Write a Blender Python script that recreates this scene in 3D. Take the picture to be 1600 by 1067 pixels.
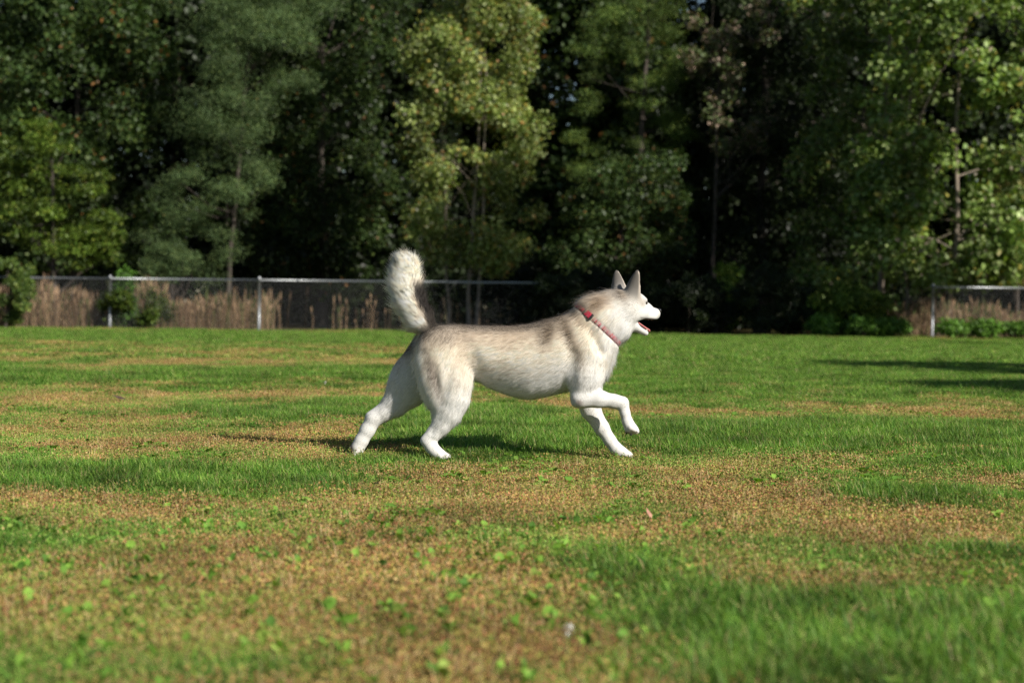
import bpy, math, random
import numpy as np
from mathutils import Matrix, Vector

for o in list(bpy.data.objects):
    bpy.data.objects.remove(o)
scene = bpy.context.scene
COL = scene.collection
rad = math.radians

# ------------------------------------------------------------------ camera
F = 2775.0                      # focal length in pixels of a 1600 px wide frame
D_DOG = 7.5                     # metres to the dog
CAM_Z = 0.65
PITCH = math.atan(55.5 / F)
ROLL = rad(0.6)
CAM_R = (Matrix.Rotation(rad(90) - PITCH, 3, 'X') @ Matrix.Rotation(ROLL, 3, 'Z'))
CAM_LOC = Vector((0, 0, CAM_Z))
cd = bpy.data.cameras.new('camera')
cam = bpy.data.objects.new('camera', cd)
COL.objects.link(cam)
cam.matrix_world = Matrix.Translation(CAM_LOC) @ CAM_R.to_4x4()
cd.sensor_width = 36.0
cd.lens = F / 1600 * 36.0
cd.clip_start = 0.05
cd.clip_end = 3000
cd.dof.use_dof = True
cd.dof.focus_distance = D_DOG
cd.dof.aperture_fstop = (cd.lens / 1000.0) / 0.020
scene.camera = cam

# ------------------------------------------------------------------ light
TRAVEL = Vector((-1.15, 1.20, -1.0)).normalized()     # where sunlight goes
SUN_EL = math.asin(-TRAVEL.z)
SUN_AZ = math.atan2(-TRAVEL.x, -TRAVEL.y)
world = bpy.data.worlds.new('World')
scene.world = world
world.use_nodes = True
wn = world.node_tree
wn.nodes.clear()
w_out = wn.nodes.new('ShaderNodeOutputWorld')
w_bg = wn.nodes.new('ShaderNodeBackground')
w_sky = wn.nodes.new('ShaderNodeTexSky')
w_sky.sky_type = 'NISHITA'
w_sky.sun_disc = False
w_sky.sun_elevation = SUN_EL
w_sky.sun_rotation = SUN_AZ
w_sky.air_density = 1.0
w_sky.dust_density = 0.4
w_sky.ozone_density = 1.5
w_bg.inputs['Strength'].default_value = 0.05
wn.links.new(w_sky.outputs[0], w_bg.inputs[0])
wn.links.new(w_bg.outputs[0], w_out.inputs[0])
sd = bpy.data.lights.new('sun', 'SUN')
sd.energy = 5.0
sd.angle = rad(0.53)
sd.color = (1.0, 0.945, 0.85)
sun = bpy.data.objects.new('sun', sd)
COL.objects.link(sun)
sun.location = (20, -18, 25)
sun.rotation_euler = TRAVEL.to_track_quat('-Z', 'Y').to_euler()
vs = scene.view_settings
vs.view_transform = 'Standard'
vs.look = 'None'
vs.exposure = 0.5
vs.gamma = 1.0
vs.use_curve_mapping = False
scene.render.engine = 'CYCLES'
scene.cycles.use_denoising = True
scene.cycles.max_bounces = 4
scene.cycles.diffuse_bounces = 3
scene.cycles.glossy_bounces = 2
scene.cycles.use_adaptive_sampling = True
scene.cycles.adaptive_threshold = 0.013
scene.cycles.denoising_prefilter = 'NONE'
scene.cycles.transparent_max_bounces = 10

# ------------------------------------------------------------------ helpers
RN = np.array(CAM_R)
CN = np.array(CAM_LOC)


def gp(px, py, z=0.0):
    """ground point under a place in the photograph"""
    d = RN @ np.array(((px - 800) / F, -(py - 533.5) / F, -1.0))
    t = (z - CAM_Z) / d[2]
    return CN + d * t


def at(px, py, depth):
    """point at a distance in front of the camera"""
    return CN + RN @ np.array(((px - 800) / F * depth, -(py - 533.5) / F * depth, -depth))


def tag(o, label=None, cat=None, group=None, kind=None):
    if label: o['label'] = label
    if cat: o['category'] = cat
    if group: o['group'] = group
    if kind: o['kind'] = kind
    return o


def empty(name, loc=(0, 0, 0), parent=None):
    o = bpy.data.objects.new(name, None)
    o.empty_display_size = 0.1
    COL.objects.link(o)
    o.location = Vector(loc)
    o.parent = parent
    return o


def new_mesh(name, V, faces, mat=None, col=None, smooth=False):
    """V (n,3); faces = list of int arrays (m,k); col (n,3) colour attribute"""
    me = bpy.data.meshes.new(name)
    V = np.asarray(V, np.float32)
    if isinstance(faces, np.ndarray):
        faces = [faces]
    faces = [np.asarray(f, np.int32) for f in faces if len(f)]
    nl = sum(f.size for f in faces)
    nf = sum(len(f) for f in faces)
    me.vertices.add(len(V))
    me.vertices.foreach_set('co', V.ravel())
    me.loops.add(nl)
    me.loops.foreach_set('vertex_index', np.concatenate([f.ravel() for f in faces]))
    me.polygons.add(nf)
    sizes = np.concatenate([np.full(len(f), f.shape[1], np.int32) for f in faces])
    starts = np.concatenate(([0], np.cumsum(sizes)[:-1])).astype(np.int32)
    me.polygons.foreach_set('loop_start', starts)
    me.polygons.foreach_set('loop_total', sizes)
    if smooth:
        me.polygons.foreach_set('use_smooth', np.ones(nf, bool))
    me.update(calc_edges=True)
    if col is not None:
        a = me.attributes.new('Col', 'FLOAT_COLOR', 'POINT')
        c = np.ones((len(V), 4), np.float32)
        c[:, :3] = col
        a.data.foreach_set('color', c.ravel())
    if mat is not None:
        me.materials.append(mat)
    return me


def mesh_obj(name, me, parent=None, loc=None):
    o = bpy.data.objects.new(name, me)
    COL.objects.link(o)
    o.parent = parent
    if loc is not None:
        o.location = Vector(loc)
    return o


def unit(v):
    v = np.asarray(v, float)
    return v / np.maximum(np.linalg.norm(v, axis=-1, keepdims=True), 1e-9)


def tubes(paths, n=6, cap=True):
    """paths: list of (points (k,3), radii (k,)) -> verts, quads of all tubes"""
    VV, QQ, TT = [], [], []
    off = 0
    ang = np.arange(n) / n * 2 * math.pi
    ca, sa = np.cos(ang), np.sin(ang)
    for pts, rr in paths:
        pts = np.asarray(pts, float)
        rr = np.broadcast_to(np.asarray(rr, float), (len(pts),))
        tg = unit(np.gradient(pts, axis=0))
        ref = np.array((0.0, 0.0, 1.0)) if abs(tg[0][2]) < 0.9 else np.array((1.0, 0.0, 0.0))
        u = unit(np.cross(tg, ref))
        w = np.cross(tg, u)
        V = pts[:, None, :] + rr[:, None, None] * (ca[None, :, None] * u[:, None, :] + sa[None, :, None] * w[:, None, :])
        k = len(pts)
        i = np.arange(k - 1)[:, None] * n
        j = np.arange(n)[None, :]
        j2 = (j + 1) % n
        Q = np.stack([i + j, i + j2, i + n + j2, i + n + j], -1).reshape(-1, 4)[:, ::-1] + off
        VV.append(V.reshape(-1, 3))
        QQ.append(Q)
        nv = k * n
        if cap:
            VV.append(pts[[0, -1]])
            a, b = off + nv, off + nv + 1
            jj, jj2 = np.arange(n), (np.arange(n) + 1) % n
            TT.append(np.stack([np.full(n, a), off + jj, off + jj2], -1)[:, ::-1])
            l = off + (k - 1) * n
            TT.append(np.stack([np.full(n, b), l + jj2, l + jj], -1)[:, ::-1])
            nv += 2
        off += nv
    return np.concatenate(VV), [np.concatenate(QQ)] + ([np.concatenate(TT)] if TT else [])


# ------------------------------------------------------------------ materials
def material(name):
    m = bpy.data.materials.new(name)
    m.use_nodes = True
    nt = m.node_tree
    nt.nodes.clear()
    out = nt.nodes.new('ShaderNodeOutputMaterial')
    return m, nt, out


def leaf_material(name, transl=0.35, rough=0.5, spec=0.35, tint=(1.1, 1.15, 0.5), noise_scale=0.6, noise_amt=0.3):
    m, nt, out = material(name)
    N, L = nt.nodes.new, nt.links.new
    at_ = N('ShaderNodeAttribute'); at_.attribute_name = 'Col'
    geo = N('ShaderNodeNewGeometry')
    nz = N('ShaderNodeTexNoise'); nz.inputs['Scale'].default_value = noise_scale
    nz.inputs['Detail'].default_value = 3
    L(geo.outputs['Position'], nz.inputs['Vector'])
    mr = N('ShaderNodeMapRange')
    mr.inputs['From Min'].default_value = 0.3; mr.inputs['From Max'].default_value = 0.7
    mr.inputs['To Min'].default_value = 1 - noise_amt; mr.inputs['To Max'].default_value = 1 + noise_amt
    L(nz.outputs[0], mr.inputs['Value'])
    mx = N('ShaderNodeVectorMath'); mx.operation = 'SCALE'
    L(at_.outputs['Color'], mx.inputs[0]); L(mr.outputs[0], mx.inputs['Scale'])
    p = N('ShaderNodeBsdfPrincipled')
    p.inputs['Roughness'].default_value = rough
    p.inputs['Specular IOR Level'].default_value = spec
    L(mx.outputs[0], p.inputs['Base Color'])
    tr = N('ShaderNodeBsdfTranslucent')
    tm = N('ShaderNodeVectorMath'); tm.operation = 'MULTIPLY'
    tm.inputs[1].default_value = tint
    L(mx.outputs[0], tm.inputs[0]); L(tm.outputs[0], tr.inputs['Color'])
    ms = N('ShaderNodeMixShader'); ms.inputs[0].default_value = transl
    L(p.outputs[0], ms.inputs[1]); L(tr.outputs[0], ms.inputs[2])
    L(ms.outputs[0], out.inputs['Surface'])
    return m


def plain_material(name, color, rough=0.6, metal=0.0, spec=0.5, noise=0.0, scale=20.0, bump=0.0, color2=None):
    m, nt, out = material(name)
    N, L = nt.nodes.new, nt.links.new
    p = N('ShaderNodeBsdfPrincipled')
    p.inputs['Base Color'].default_value = (*color, 1)
    p.inputs['Roughness'].default_value = rough
    p.inputs['Metallic'].default_value = metal
    p.inputs['Specular IOR Level'].default_value = spec
    if noise or color2:
        tc = N('ShaderNodeTexCoord')
        nz = N('ShaderNodeTexNoise'); nz.inputs['Scale'].default_value = scale; nz.inputs['Detail'].default_value = 5
        L(tc.outputs['Object'], nz.inputs['Vector'])
        cr = N('ShaderNodeValToRGB')
        c2 = color2 or tuple(c * (1 - noise) for c in color)
        cr.color_ramp.elements[0].position = 0.35; cr.color_ramp.elements[1].position = 0.68
        cr.color_ramp.elements[0].color = (*c2, 1)
        cr.color_ramp.elements[1].color = (*color, 1)
        L(nz.outputs[0], cr.inputs[0]); L(cr.outputs[0], p.inputs['Base Color'])
        if bump:
            b = N('ShaderNodeBump'); b.inputs['Strength'].default_value = bump
            L(nz.outputs[0], b.inputs['Height']); L(b.outputs[0], p.inputs['Normal'])
    L(p.outputs[0], out.inputs['Surface'])
    return m


def attr_material(name, rough=0.8, spec=0.2, sheen=0.0):
    m, nt, out = material(name)
    N, L = nt.nodes.new, nt.links.new
    at_ = N('ShaderNodeAttribute'); at_.attribute_name = 'Col'
    p = N('ShaderNodeBsdfPrincipled')
    p.inputs['Roughness'].default_value = rough
    p.inputs['Specular IOR Level'].default_value = spec
    p.inputs['Sheen Weight'].default_value = sheen
    L(at_.outputs['Color'], p.inputs['Base Color'])
    L(p.outputs[0], out.inputs['Surface'])
    return m

# ================================================================== lawn
def vnoise(x, y, seed=0, octaves=3):
    """smooth value noise on arrays"""
    x = np.asarray(x, float); y = np.asarray(y, float)
    out = np.zeros(np.broadcast(x, y).shape); amp = 1.0; tot = 0
    for o in range(octaves):
        xi, yi = np.floor(x).astype(int), np.floor(y).astype(int)
        fx, fy = x - xi, y - yi
        fx, fy = fx * fx * (3 - 2 * fx), fy * fy * (3 - 2 * fy)

        def h(i, j):
            n = np.sin(i * 127.1 + j * 311.7 + seed * 74.7 + o * 19.3) * 43758.5453
            return n - np.floor(n)
        out += amp * ((h(xi, yi) * (1 - fx) + h(xi + 1, yi) * fx) * (1 - fy) + (h(xi, yi + 1) * (1 - fx) + h(xi + 1, yi + 1) * fx) * fy)
        tot += amp; amp *= .5; x = x * 2.03 + 17; y = y * 2.03 + 5
    return out / tot


def ground_z(x, y):
    near = np.clip((np.asarray(y) - 2) / 4, 0, 1)
    return (vnoise(np.asarray(x) * .55, np.asarray(y) * .45, 3, 2) - .5) * .05 * near


# which plants grow where: brown mat weed by default, lusher grass in these drifts (centre and radii found from the photograph)
GREEN = []
def drift(px, py, rx, ry, s=1.0):
    c = gp(px, py); e = gp(px + rx, py); n = gp(px, py - ry); f_ = gp(px, py + ry)
    GREEN.append((c[0], c[1], abs(e[0] - c[0]), max((n[1] - f_[1]) / 2, .12), s))
for a in ((800, 531, 1000, 9, 1.7), (250, 591, 330, 15), (620, 586, 200, 11), (470, 648, 190, 15), (650, 640, 130, 14), (330, 745, 330, 25, 1.3),
          (90, 765, 140, 16, .8), (40, 645, 70, 10, .7), (780, 668, 120, 30, 1.2), (830, 690, 160, 18, 1.1), (1080, 690, 170, 22, 1.2), (1250, 680, 230, 16, 1.1),
          (1180, 575, 330, 22, 1.3), (1450, 562, 300, 17, 1.3), (1500, 605, 250, 13, 1.1), (1080, 622, 150, 14, .9), (1500, 690, 190, 25, 1.0), (1330, 640, 90, 8, .3),
          (1560, 730, 120, 22, .8), (1430, 778, 120, 17, .9), (960, 893, 130, 32, .95), (1110, 935, 140, 30, .5), (1470, 880, 200, 22, .85), (1250, 985, 330, 40, 1.15),
          (1540, 960, 230, 38, 1.1), (1400, 1050, 360, 40, 1.0), (900, 1050, 180, 25, .6), (470, 1064, 150, 18, .3), (560, 903, 110, 16, .35), (250, 830, 70, 10, .3),
          (1000, 560, 90, 12, .8), (700, 720, 60, 6, .3), (-300, 600, 250, 40), (1900, 640, 250, 60), (1950, 900, 260, 90), (-300, 900, 260, 60, .6)):
    drift(*a)
GREEN = np.array([g if len(g) == 5 else (*g, 1.0) for g in GREEN])


def greenness(x, y):
    d = ((x[:, None] - GREEN[None, :, 0]) / GREEN[None, :, 2]) ** 2 + ((y[:, None] - GREEN[None, :, 1]) / GREEN[None, :, 3]) ** 2
    v = (np.exp(-d * .9) * GREEN[None, :, 4]).sum(1)
    v = v + (vnoise(x * 2.2, y * 1.3, 11, 3) - .5) * 1.3
    return np.clip((v - .03) / .95, 0.13, .90)


# --- ground sheet
m_soil, nt, out = material('turf_soil')
N_, L_ = nt.nodes.new, nt.links.new
geo = N_('ShaderNodeNewGeometry')
nz = N_('ShaderNodeTexNoise'); nz.inputs['Scale'].default_value = 1.4; nz.inputs['Detail'].default_value = 6
n2 = N_('ShaderNodeTexNoise'); n2.inputs['Scale'].default_value = 60; n2.inputs['Detail'].default_value = 4
L_(geo.outputs['Position'], nz.inputs['Vector']); L_(geo.outputs['Position'], n2.inputs['Vector'])
cr = N_('ShaderNodeValToRGB')
cr.color_ramp.elements[0].position = .35; cr.color_ramp.elements[0].color = (.055, .075, .018, 1)
cr.color_ramp.elements[1].position = .65; cr.color_ramp.elements[1].color = (.13, .085, .04, 1)
L_(nz.outputs[0], cr.inputs[0])
mxc = N_('ShaderNodeMix'); mxc.data_type = 'RGBA'; mxc.blend_type = 'MULTIPLY'; mxc.inputs['Factor'].default_value = .7
L_(cr.outputs[0], mxc.inputs['A']); L_(n2.outputs[0], mxc.inputs['B'])
pb = N_('ShaderNodeBsdfPrincipled'); pb.inputs['Roughness'].default_value = .95; pb.inputs['Specular IOR Level'].default_value = .1
L_(mxc.outputs['Result'], pb.inputs['Base Color'])
bm_ = N_('ShaderNodeBump'); bm_.inputs['Strength'].default_value = .6; bm_.inputs['Distance'].default_value = .02
L_(n2.outputs[0], bm_.inputs['Height']); L_(bm_.outputs[0], pb.inputs['Normal'])
L_(pb.outputs[0], out.inputs['Surface'])

gxs = np.concatenate([[-900, -300, -120, -60], np.arange(-30, 30.01, .5), [60, 120, 300, 900]])
gys = np.concatenate([[-300, -60, -15, -5], np.arange(0, 60.01, .5), [70, 90, 150, 400, 1500]])
GX, GY = np.meshgrid(gxs, gys)
GZ = ground_z(GX, GY) * (np.abs(GX) <= 30) * (GY <= 60)
nxg, nyg = len(gxs), len(gys)
ii, jj = np.meshgrid(np.arange(nxg - 1), np.arange(nyg - 1))
gq = np.stack([jj * nxg + ii, jj * nxg + ii + 1, (jj + 1) * nxg + ii + 1, (jj + 1) * nxg + ii], -1).reshape(-1, 4)
lawn = mesh_obj('lawn', new_mesh('lawn', np.stack([GX, GY, GZ], -1).reshape(-1, 3), gq, m_soil, None, True))
tag(lawn, 'mown lawn of green grass drifts and brown weed mat', kind='structure')

# --- plant patches that are scattered (prototypes kept out of the scene)
rg = np.random.default_rng(21)


def blades(n, R, h0, h1, w0, w1, lean, cols, droop=.5, seed=0):
    r = np.random.default_rng(seed)
    a = r.uniform(0, 2 * math.pi, n); q = np.sqrt(r.random(n)) * R
    base = np.stack([np.cos(a) * q, np.sin(a) * q, np.full(n, -.004)], -1)
    az = r.uniform(0, 2 * math.pi, n)
    ln = np.abs(r.normal(lean, .25, n))
    hgt = r.uniform(h0, h1, n) * (1 - .35 * (q / R) ** 2)
    d = np.stack([np.cos(az), np.sin(az), np.zeros(n)], -1)
    s = np.stack([-np.sin(az), np.cos(az), np.zeros(n)], -1)
    w = r.uniform(w0, w1, n)[:, None]
    up = np.array((0, 0, 1.0))
    p1 = base + (up * .55 + d * ln[:, None] * .35) * hgt[:, None]
    p2 = p1 + (up * (.45 - droop * ln[:, None] * .4) + d * ln[:, None] * .65) * hgt[:, None]
    V = np.stack([base - s * w * .5, base + s * w * .5, p1 + s * w * .45, p1 - s * w * .45, p2], 1)
    ci = r.choice(len(cols), n, p=[c[3] for c in cols])
    cc_ = np.array([c[:3] for c in cols])[ci] * r.normal(1, .16, (n, 1))
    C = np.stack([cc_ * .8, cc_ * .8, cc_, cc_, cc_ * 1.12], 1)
    b = np.arange(n)[:, None] * 5
    return V.reshape(-1, 3), [b + np.array([[0, 1, 2, 3]]), b + np.array([[3, 2, 4]])], np.clip(C.reshape(-1, 3), .005, .8)


def leaflets(n, R, z0, z1, l0, l1, asp, tilt, cols, seed=0):
    r = np.random.default_rng(seed)
    a = r.uniform(0, 2 * math.pi, n); q = np.sqrt(r.random(n)) * R
    c = np.stack([np.cos(a) * q, np.sin(a) * q, r.uniform(z0, z1, n) * (1 - .5 * (q / R) ** 2)], -1)
    nrm = unit(np.stack([r.normal(0, tilt, n), r.normal(0, tilt, n), np.ones(n)], -1))
    az = r.uniform(0, 2 * math.pi, n)
    t = np.stack([np.cos(az), np.sin(az), np.zeros(n)], -1)
    t = unit(t - (t * nrm).sum(1, keepdims=True) * nrm)
    s = np.cross(nrm, t)
    l = r.uniform(l0, l1, n)[:, None]
    V = np.stack([c - t * l * .5, c + s * l * asp * .5 + nrm * l * .08, c + t * l * .5, c - s * l * asp * .5 + nrm * l * .08], 1)
    ci = r.choice(len(cols), n, p=[k[3] for k in cols])
    cc_ = np.array([k[:3] for k in cols])[ci] * r.normal(1, .18, (n, 1))
    C = np.repeat(cc_[:, None, :], 4, 1)
    b = np.arange(n)[:, None] * 4
    return V.reshape(-1, 3), [np.concatenate([b + np.array([[0, 1, 2]]), b + np.array([[0, 2, 3]])])], np.clip(C.reshape(-1, 3), .005, .8)


def join(*parts):
    V, C, FS, off = [], [], {}, 0
    for v, f, c in parts:
        V.append(v); C.append(c)
        for q in f:
            FS.setdefault(q.shape[1], []).append(q + off)
        off += len(v)
    return np.concatenate(V), [np.concatenate(q) for q in FS.values()], np.concatenate(C)


m_grass = leaf_material('grass_blades', .38, .5, .3, (1.05, 1.15, .45), 2.6, .5)
m_mat = leaf_material('brown_weed_leaflets', .25, .65, .2, (1.1, 1.0, .6), 1.6, .30)
m_broad = leaf_material('broad_weed_leaves', .38, .6, .18, (1.1, 1.15, .45), 3.0, .25)
GC = [(.140, .265, .036, .45), (.08, .195, .03, .27), (.23, .36, .06, .16), (.30, .33, .11, .07), (.40, .31, .15, .05)]
BC = [(.46, .285, .13, .28), (.52, .36, .19, .12), (.37, .34, .085, .22), (.22, .34, .055, .24), (.46, .19, .11, .08), (.18, .15, .06, .06)]
LC = [(.21, .37, .055, .4), (.15, .30, .045, .35), (.31, .42, .09, .15), (.09, .19, .035, .1)]


def protos(name, items, mat):
    c = bpy.data.collections.new(name)
    for k, (v, f, cc_) in enumerate(items):
        o = bpy.data.objects.new('%s_patch_%02d' % (name, k), new_mesh(name + '_patch', v, f, mat, cc_))
        c.objects.link(o)
    return c


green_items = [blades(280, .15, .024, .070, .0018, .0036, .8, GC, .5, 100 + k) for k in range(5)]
def mat_patch(k, cols, n1, n2, hi, nb, bc):
    return join(leaflets(n1, .145, .002, .016, .005, .011, .62, .9, cols, 200 + k), leaflets(n2, .14, .010, hi, .004, .009, .65, 1.9, cols, 250 + k),
                blades(nb, .14, .02, .055, .0013, .0026, .4, bc, .3, 300 + k))


BT = [(.43, .265, .10, .34), (.47, .33, .15, .12), (.38, .33, .08, .20), (.40, .165, .085, .12), (.20, .29, .055, .14), (.14, .10, .045, .08)]      # tan and rust
BO = [(.31, .27, .07, .34), (.24, .32, .06, .30), (.44, .31, .14, .20), (.15, .22, .04, .12), (.42, .18, .10, .04)]                          # olive
BG = [(.17, .31, .05, .45), (.12, .24, .04, .30), (.28, .38, .08, .15), (.40, .29, .13, .10)]                                                # low green
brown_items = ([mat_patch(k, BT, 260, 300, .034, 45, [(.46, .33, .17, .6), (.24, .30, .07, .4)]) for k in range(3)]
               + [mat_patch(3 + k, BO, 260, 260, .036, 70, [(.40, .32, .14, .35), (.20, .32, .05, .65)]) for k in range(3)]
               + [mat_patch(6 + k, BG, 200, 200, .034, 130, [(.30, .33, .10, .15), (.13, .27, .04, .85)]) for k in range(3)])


def rosette(n, L, seed, flat=.55):
    r = np.random.default_rng(seed)
    V, T, C = [], [], []
    prof = [(0, .10), (.25, .55), (.5, .95), (.78, .72), (1.0, .04)]
    off = 0
    for k in range(n):
        az = k * 2.4 + r.uniform(-.3, .3); el = r.uniform(.45, 1.35); l = L * r.uniform(.65, 1.15); w = l * r.uniform(.22, .33)
        d = np.array((math.cos(az), math.sin(az), 0)); s = np.array((-d[1], d[0], 0))
        col = np.array(LC[r.choice(4, p=[c[3] for c in LC])][:3]) * r.normal(1, .12)
        pts = []
        for (t, ww) in prof:
            h = l * (t * math.sin(el) - .45 * t * t * math.sin(el))
            x = l * t * math.cos(el * .7)
            m = d * x + np.array((0, 0, h))
            pts += [m - s * w * ww + np.array((0, 0, w * .25 * ww)), m, m + s * w * ww + np.array((0, 0, w * .25 * ww))]
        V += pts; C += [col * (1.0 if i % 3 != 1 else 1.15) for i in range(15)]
        for i in range(4):
            for j in (0, 1):
                a = off + i * 3 + j
                T.append((a, a + 1, a + 4, a + 3))
        off += 15
    return np.array(V), [np.array(T)], np.clip(np.array(C), .01, .8)


broad_items = [rosette(6 + k % 4, .050, 400 + k) for k in range(5)]
far_green = [blades(300, .30, .035, .075, .006, .011, .7, GC, .5, 500 + k) for k in range(4)]
far_brown = [join(leaflets(560, .29, .002, .04, .010, .022, .62, 1.4, BT if k < 2 else BO, 600 + k)) for k in range(4)]


def scatter(name, pts, rotz, scl, coll, label, idx=None):
    me = bpy.data.meshes.new(name)
    me.vertices.add(len(pts)); me.vertices.foreach_set('co', np.asarray(pts, np.float32).ravel())
    a = me.attributes.new('rot', 'FLOAT_VECTOR', 'POINT')
    rv = np.zeros((len(pts), 3), np.float32); rv[:, 2] = rotz
    a.data.foreach_set('vector', rv.ravel())
    a = me.attributes.new('scl', 'FLOAT_VECTOR', 'POINT'); a.data.foreach_set('vector', np.asarray(scl, np.float32).ravel())
    o = mesh_obj(name, me)
    ng = bpy.data.node_groups.new(name + '_scatter', 'GeometryNodeTree')
    ng.interface.new_socket('Geometry', in_out='INPUT', socket_type='NodeSocketGeometry')
    ng.interface.new_socket('Geometry', in_out='OUTPUT', socket_type='NodeSocketGeometry')
    N, L = ng.nodes.new, ng.links.new
    gi, go = N('NodeGroupInput'), N('NodeGroupOutput')
    ci = N('GeometryNodeCollectionInfo'); ci.inputs['Collection'].default_value = coll
    ci.inputs['Separate Children'].default_value = True; ci.inputs['Reset Children'].default_value = True
    ip = N('GeometryNodeInstanceOnPoints'); ip.inputs['Pick Instance'].default_value = True
    ar_ = N('GeometryNodeInputNamedAttribute'); ar_.data_type = 'FLOAT_VECTOR'; ar_.inputs['Name'].default_value = 'rot'
    as_ = N('GeometryNodeInputNamedAttribute'); as_.data_type = 'FLOAT_VECTOR'; as_.inputs['Name'].default_value = 'scl'
    L(gi.outputs[0], ip.inputs['Points']); L(ci.outputs[0], ip.inputs['Instance'])
    e2r = N('FunctionNodeEulerToRotation'); L(ar_.outputs['Attribute'], e2r.inputs[0]); L(e2r.outputs[0], ip.inputs['Rotation'])
    L(as_.outputs['Attribute'], ip.inputs['Scale']); L(ip.outputs[0], go.inputs[0])
    if idx is not None:
        a = me.attributes.new('idx', 'INT', 'POINT'); a.data.foreach_set('value', np.asarray(idx, np.int32))
        ai = N('GeometryNodeInputNamedAttribute'); ai.data_type = 'INT'; ai.inputs['Name'].default_value = 'idx'
        L(ai.outputs['Attribute'], ip.inputs['Instance Index'])
    md = o.modifiers.new('scatter', 'NODES'); md.node_group = ng
    tag(o, label, kind='stuff')
    return o


def jitter_points(y0, y1, step, seed):
    r = np.random.default_rng(seed)
    ys = np.arange(y0, y1, step)
    P_ = []
    for y in ys:
        hw = .40 * y + 1.6
        x = np.arange(-hw, hw, step)
        P_.append(np.stack([x, np.full(len(x), y)], -1))
    P_ = np.concatenate(P_)
    return P_ + r.uniform(-.55, .55, P_.shape) * step, r


def lay(pts, r, zs, sz, base=1.0):
    n = len(pts)
    z = ground_z(pts[:, 0], pts[:, 1])
    s = base * r.uniform(.8, 1.25, n)
    return np.column_stack([pts, z]), r.uniform(0, 6.28, n), np.column_stack([s, s, sz])


G_pts, G_rot, G_scl, B_pts, B_rot, B_scl = [], [], [], [], [], []
for (y0, y1, step, base, seed) in ((2.2, 6.2, .085, 1.0, 1), (6.2, 12.5, .10, 1.0, 2), (12.5, 20, .16, 1.35, 3)):
    pts, r = jitter_points(y0, y1, step, seed)
    g = greenness(pts[:, 0], pts[:, 1])
    isg = r.random(len(pts)) < g
    lush = .30 + 1.10 * g[isg] * (.35 + 1.1 * vnoise(pts[isg, 0] * 2.4, pts[isg, 1] * 2.0, 31, 3))
    a = lay(pts[isg], r, None, lush * r.uniform(.8, 1.15, isg.sum()), base)
    b = lay(pts[~isg], r, None, r.uniform(.45, 1.35, (~isg).sum()), base)
    G_pts.append(a[0]); G_rot.append(a[1]); G_scl.append(a[2]); B_pts.append(b[0]); B_rot.append(b[1]); B_scl.append(b[2])
c_green, c_brown, c_broad = protos('grass', green_items, m_grass), protos('brown_weed', brown_items, m_mat), protos('broad_weed', broad_items, m_broad)
c_fg, c_fb = protos('far_grass', far_green, m_grass), protos('far_weed', far_brown, m_mat)
scatter('grass', np.concatenate(G_pts), np.concatenate(G_rot), np.concatenate(G_scl), c_green, 'green grass blades in lush drifts across the lawn')
bp = np.concatenate(B_pts)
bv = vnoise(bp[:, 0] * 2.6, bp[:, 1] * 1.9, 61, 3) + np.random.default_rng(62).normal(0, .10, len(bp))
kind_ = np.where(bv < .52, 0, np.where(bv < .68, 1, 2))
scatter('brown_weed_mat', bp, np.concatenate(B_rot), np.concatenate(B_scl), c_brown, 'low mat of brown and rust coloured weed between the grass',
        kind_ * 3 + np.random.default_rng(63).integers(0, 3, len(bp)))
pts, r = jitter_points(20, 42.6, .34, 9)
g = greenness(pts[:, 0], pts[:, 1]); isg = r.random(len(pts)) < np.clip(g + .12, 0, 1)
a = lay(pts[isg], r, None, r.uniform(.8, 1.2, isg.sum()), 1.15)
b = lay(pts[~isg], r, None, r.uniform(.7, 1.2, (~isg).sum()), 1.15)
scatter('distant_grass', *a, c_fg, 'green grass at the far end of the lawn before the fence')
scatter('distant_brown_weed', *b, c_fb, 'brown weed patches at the far end of the lawn')
# broad leaved weeds: the nearest are plants of their own, the rest one scattered cover
pts, r = jitter_points(2.4, 18, .085, 14)
bl = vnoise(pts[:, 0] * 2.4, pts[:, 1] * 1.5, 51, 3)
g = greenness(pts[:, 0], pts[:, 1])
sel = (r.random(len(pts)) < np.clip((bl - .47 + .20 * (pts[:, 1] < 5.2) * (pts[:, 0] < .45)) * 3.6, 0.02, .62) * (1.05 - .6 * g))
pts = pts[sel]
px_ = 800 + pts[:, 0] / pts[:, 1] * F
vis = (px_ > 20) & (px_ < 1580) & (pts[:, 1] > 2.95)
order = np.argsort(np.where(vis, pts[:, 1], 99))
NEAR = 300
one = order[:NEAR]; rest = order[NEAR:]
a = lay(pts[rest], r, None, r.uniform(.7, 1.2, len(rest)), .95)
scatter('broad_weed_cover', *a, c_broad, 'bright green broad leaved weeds scattered through the farther turf')
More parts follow.
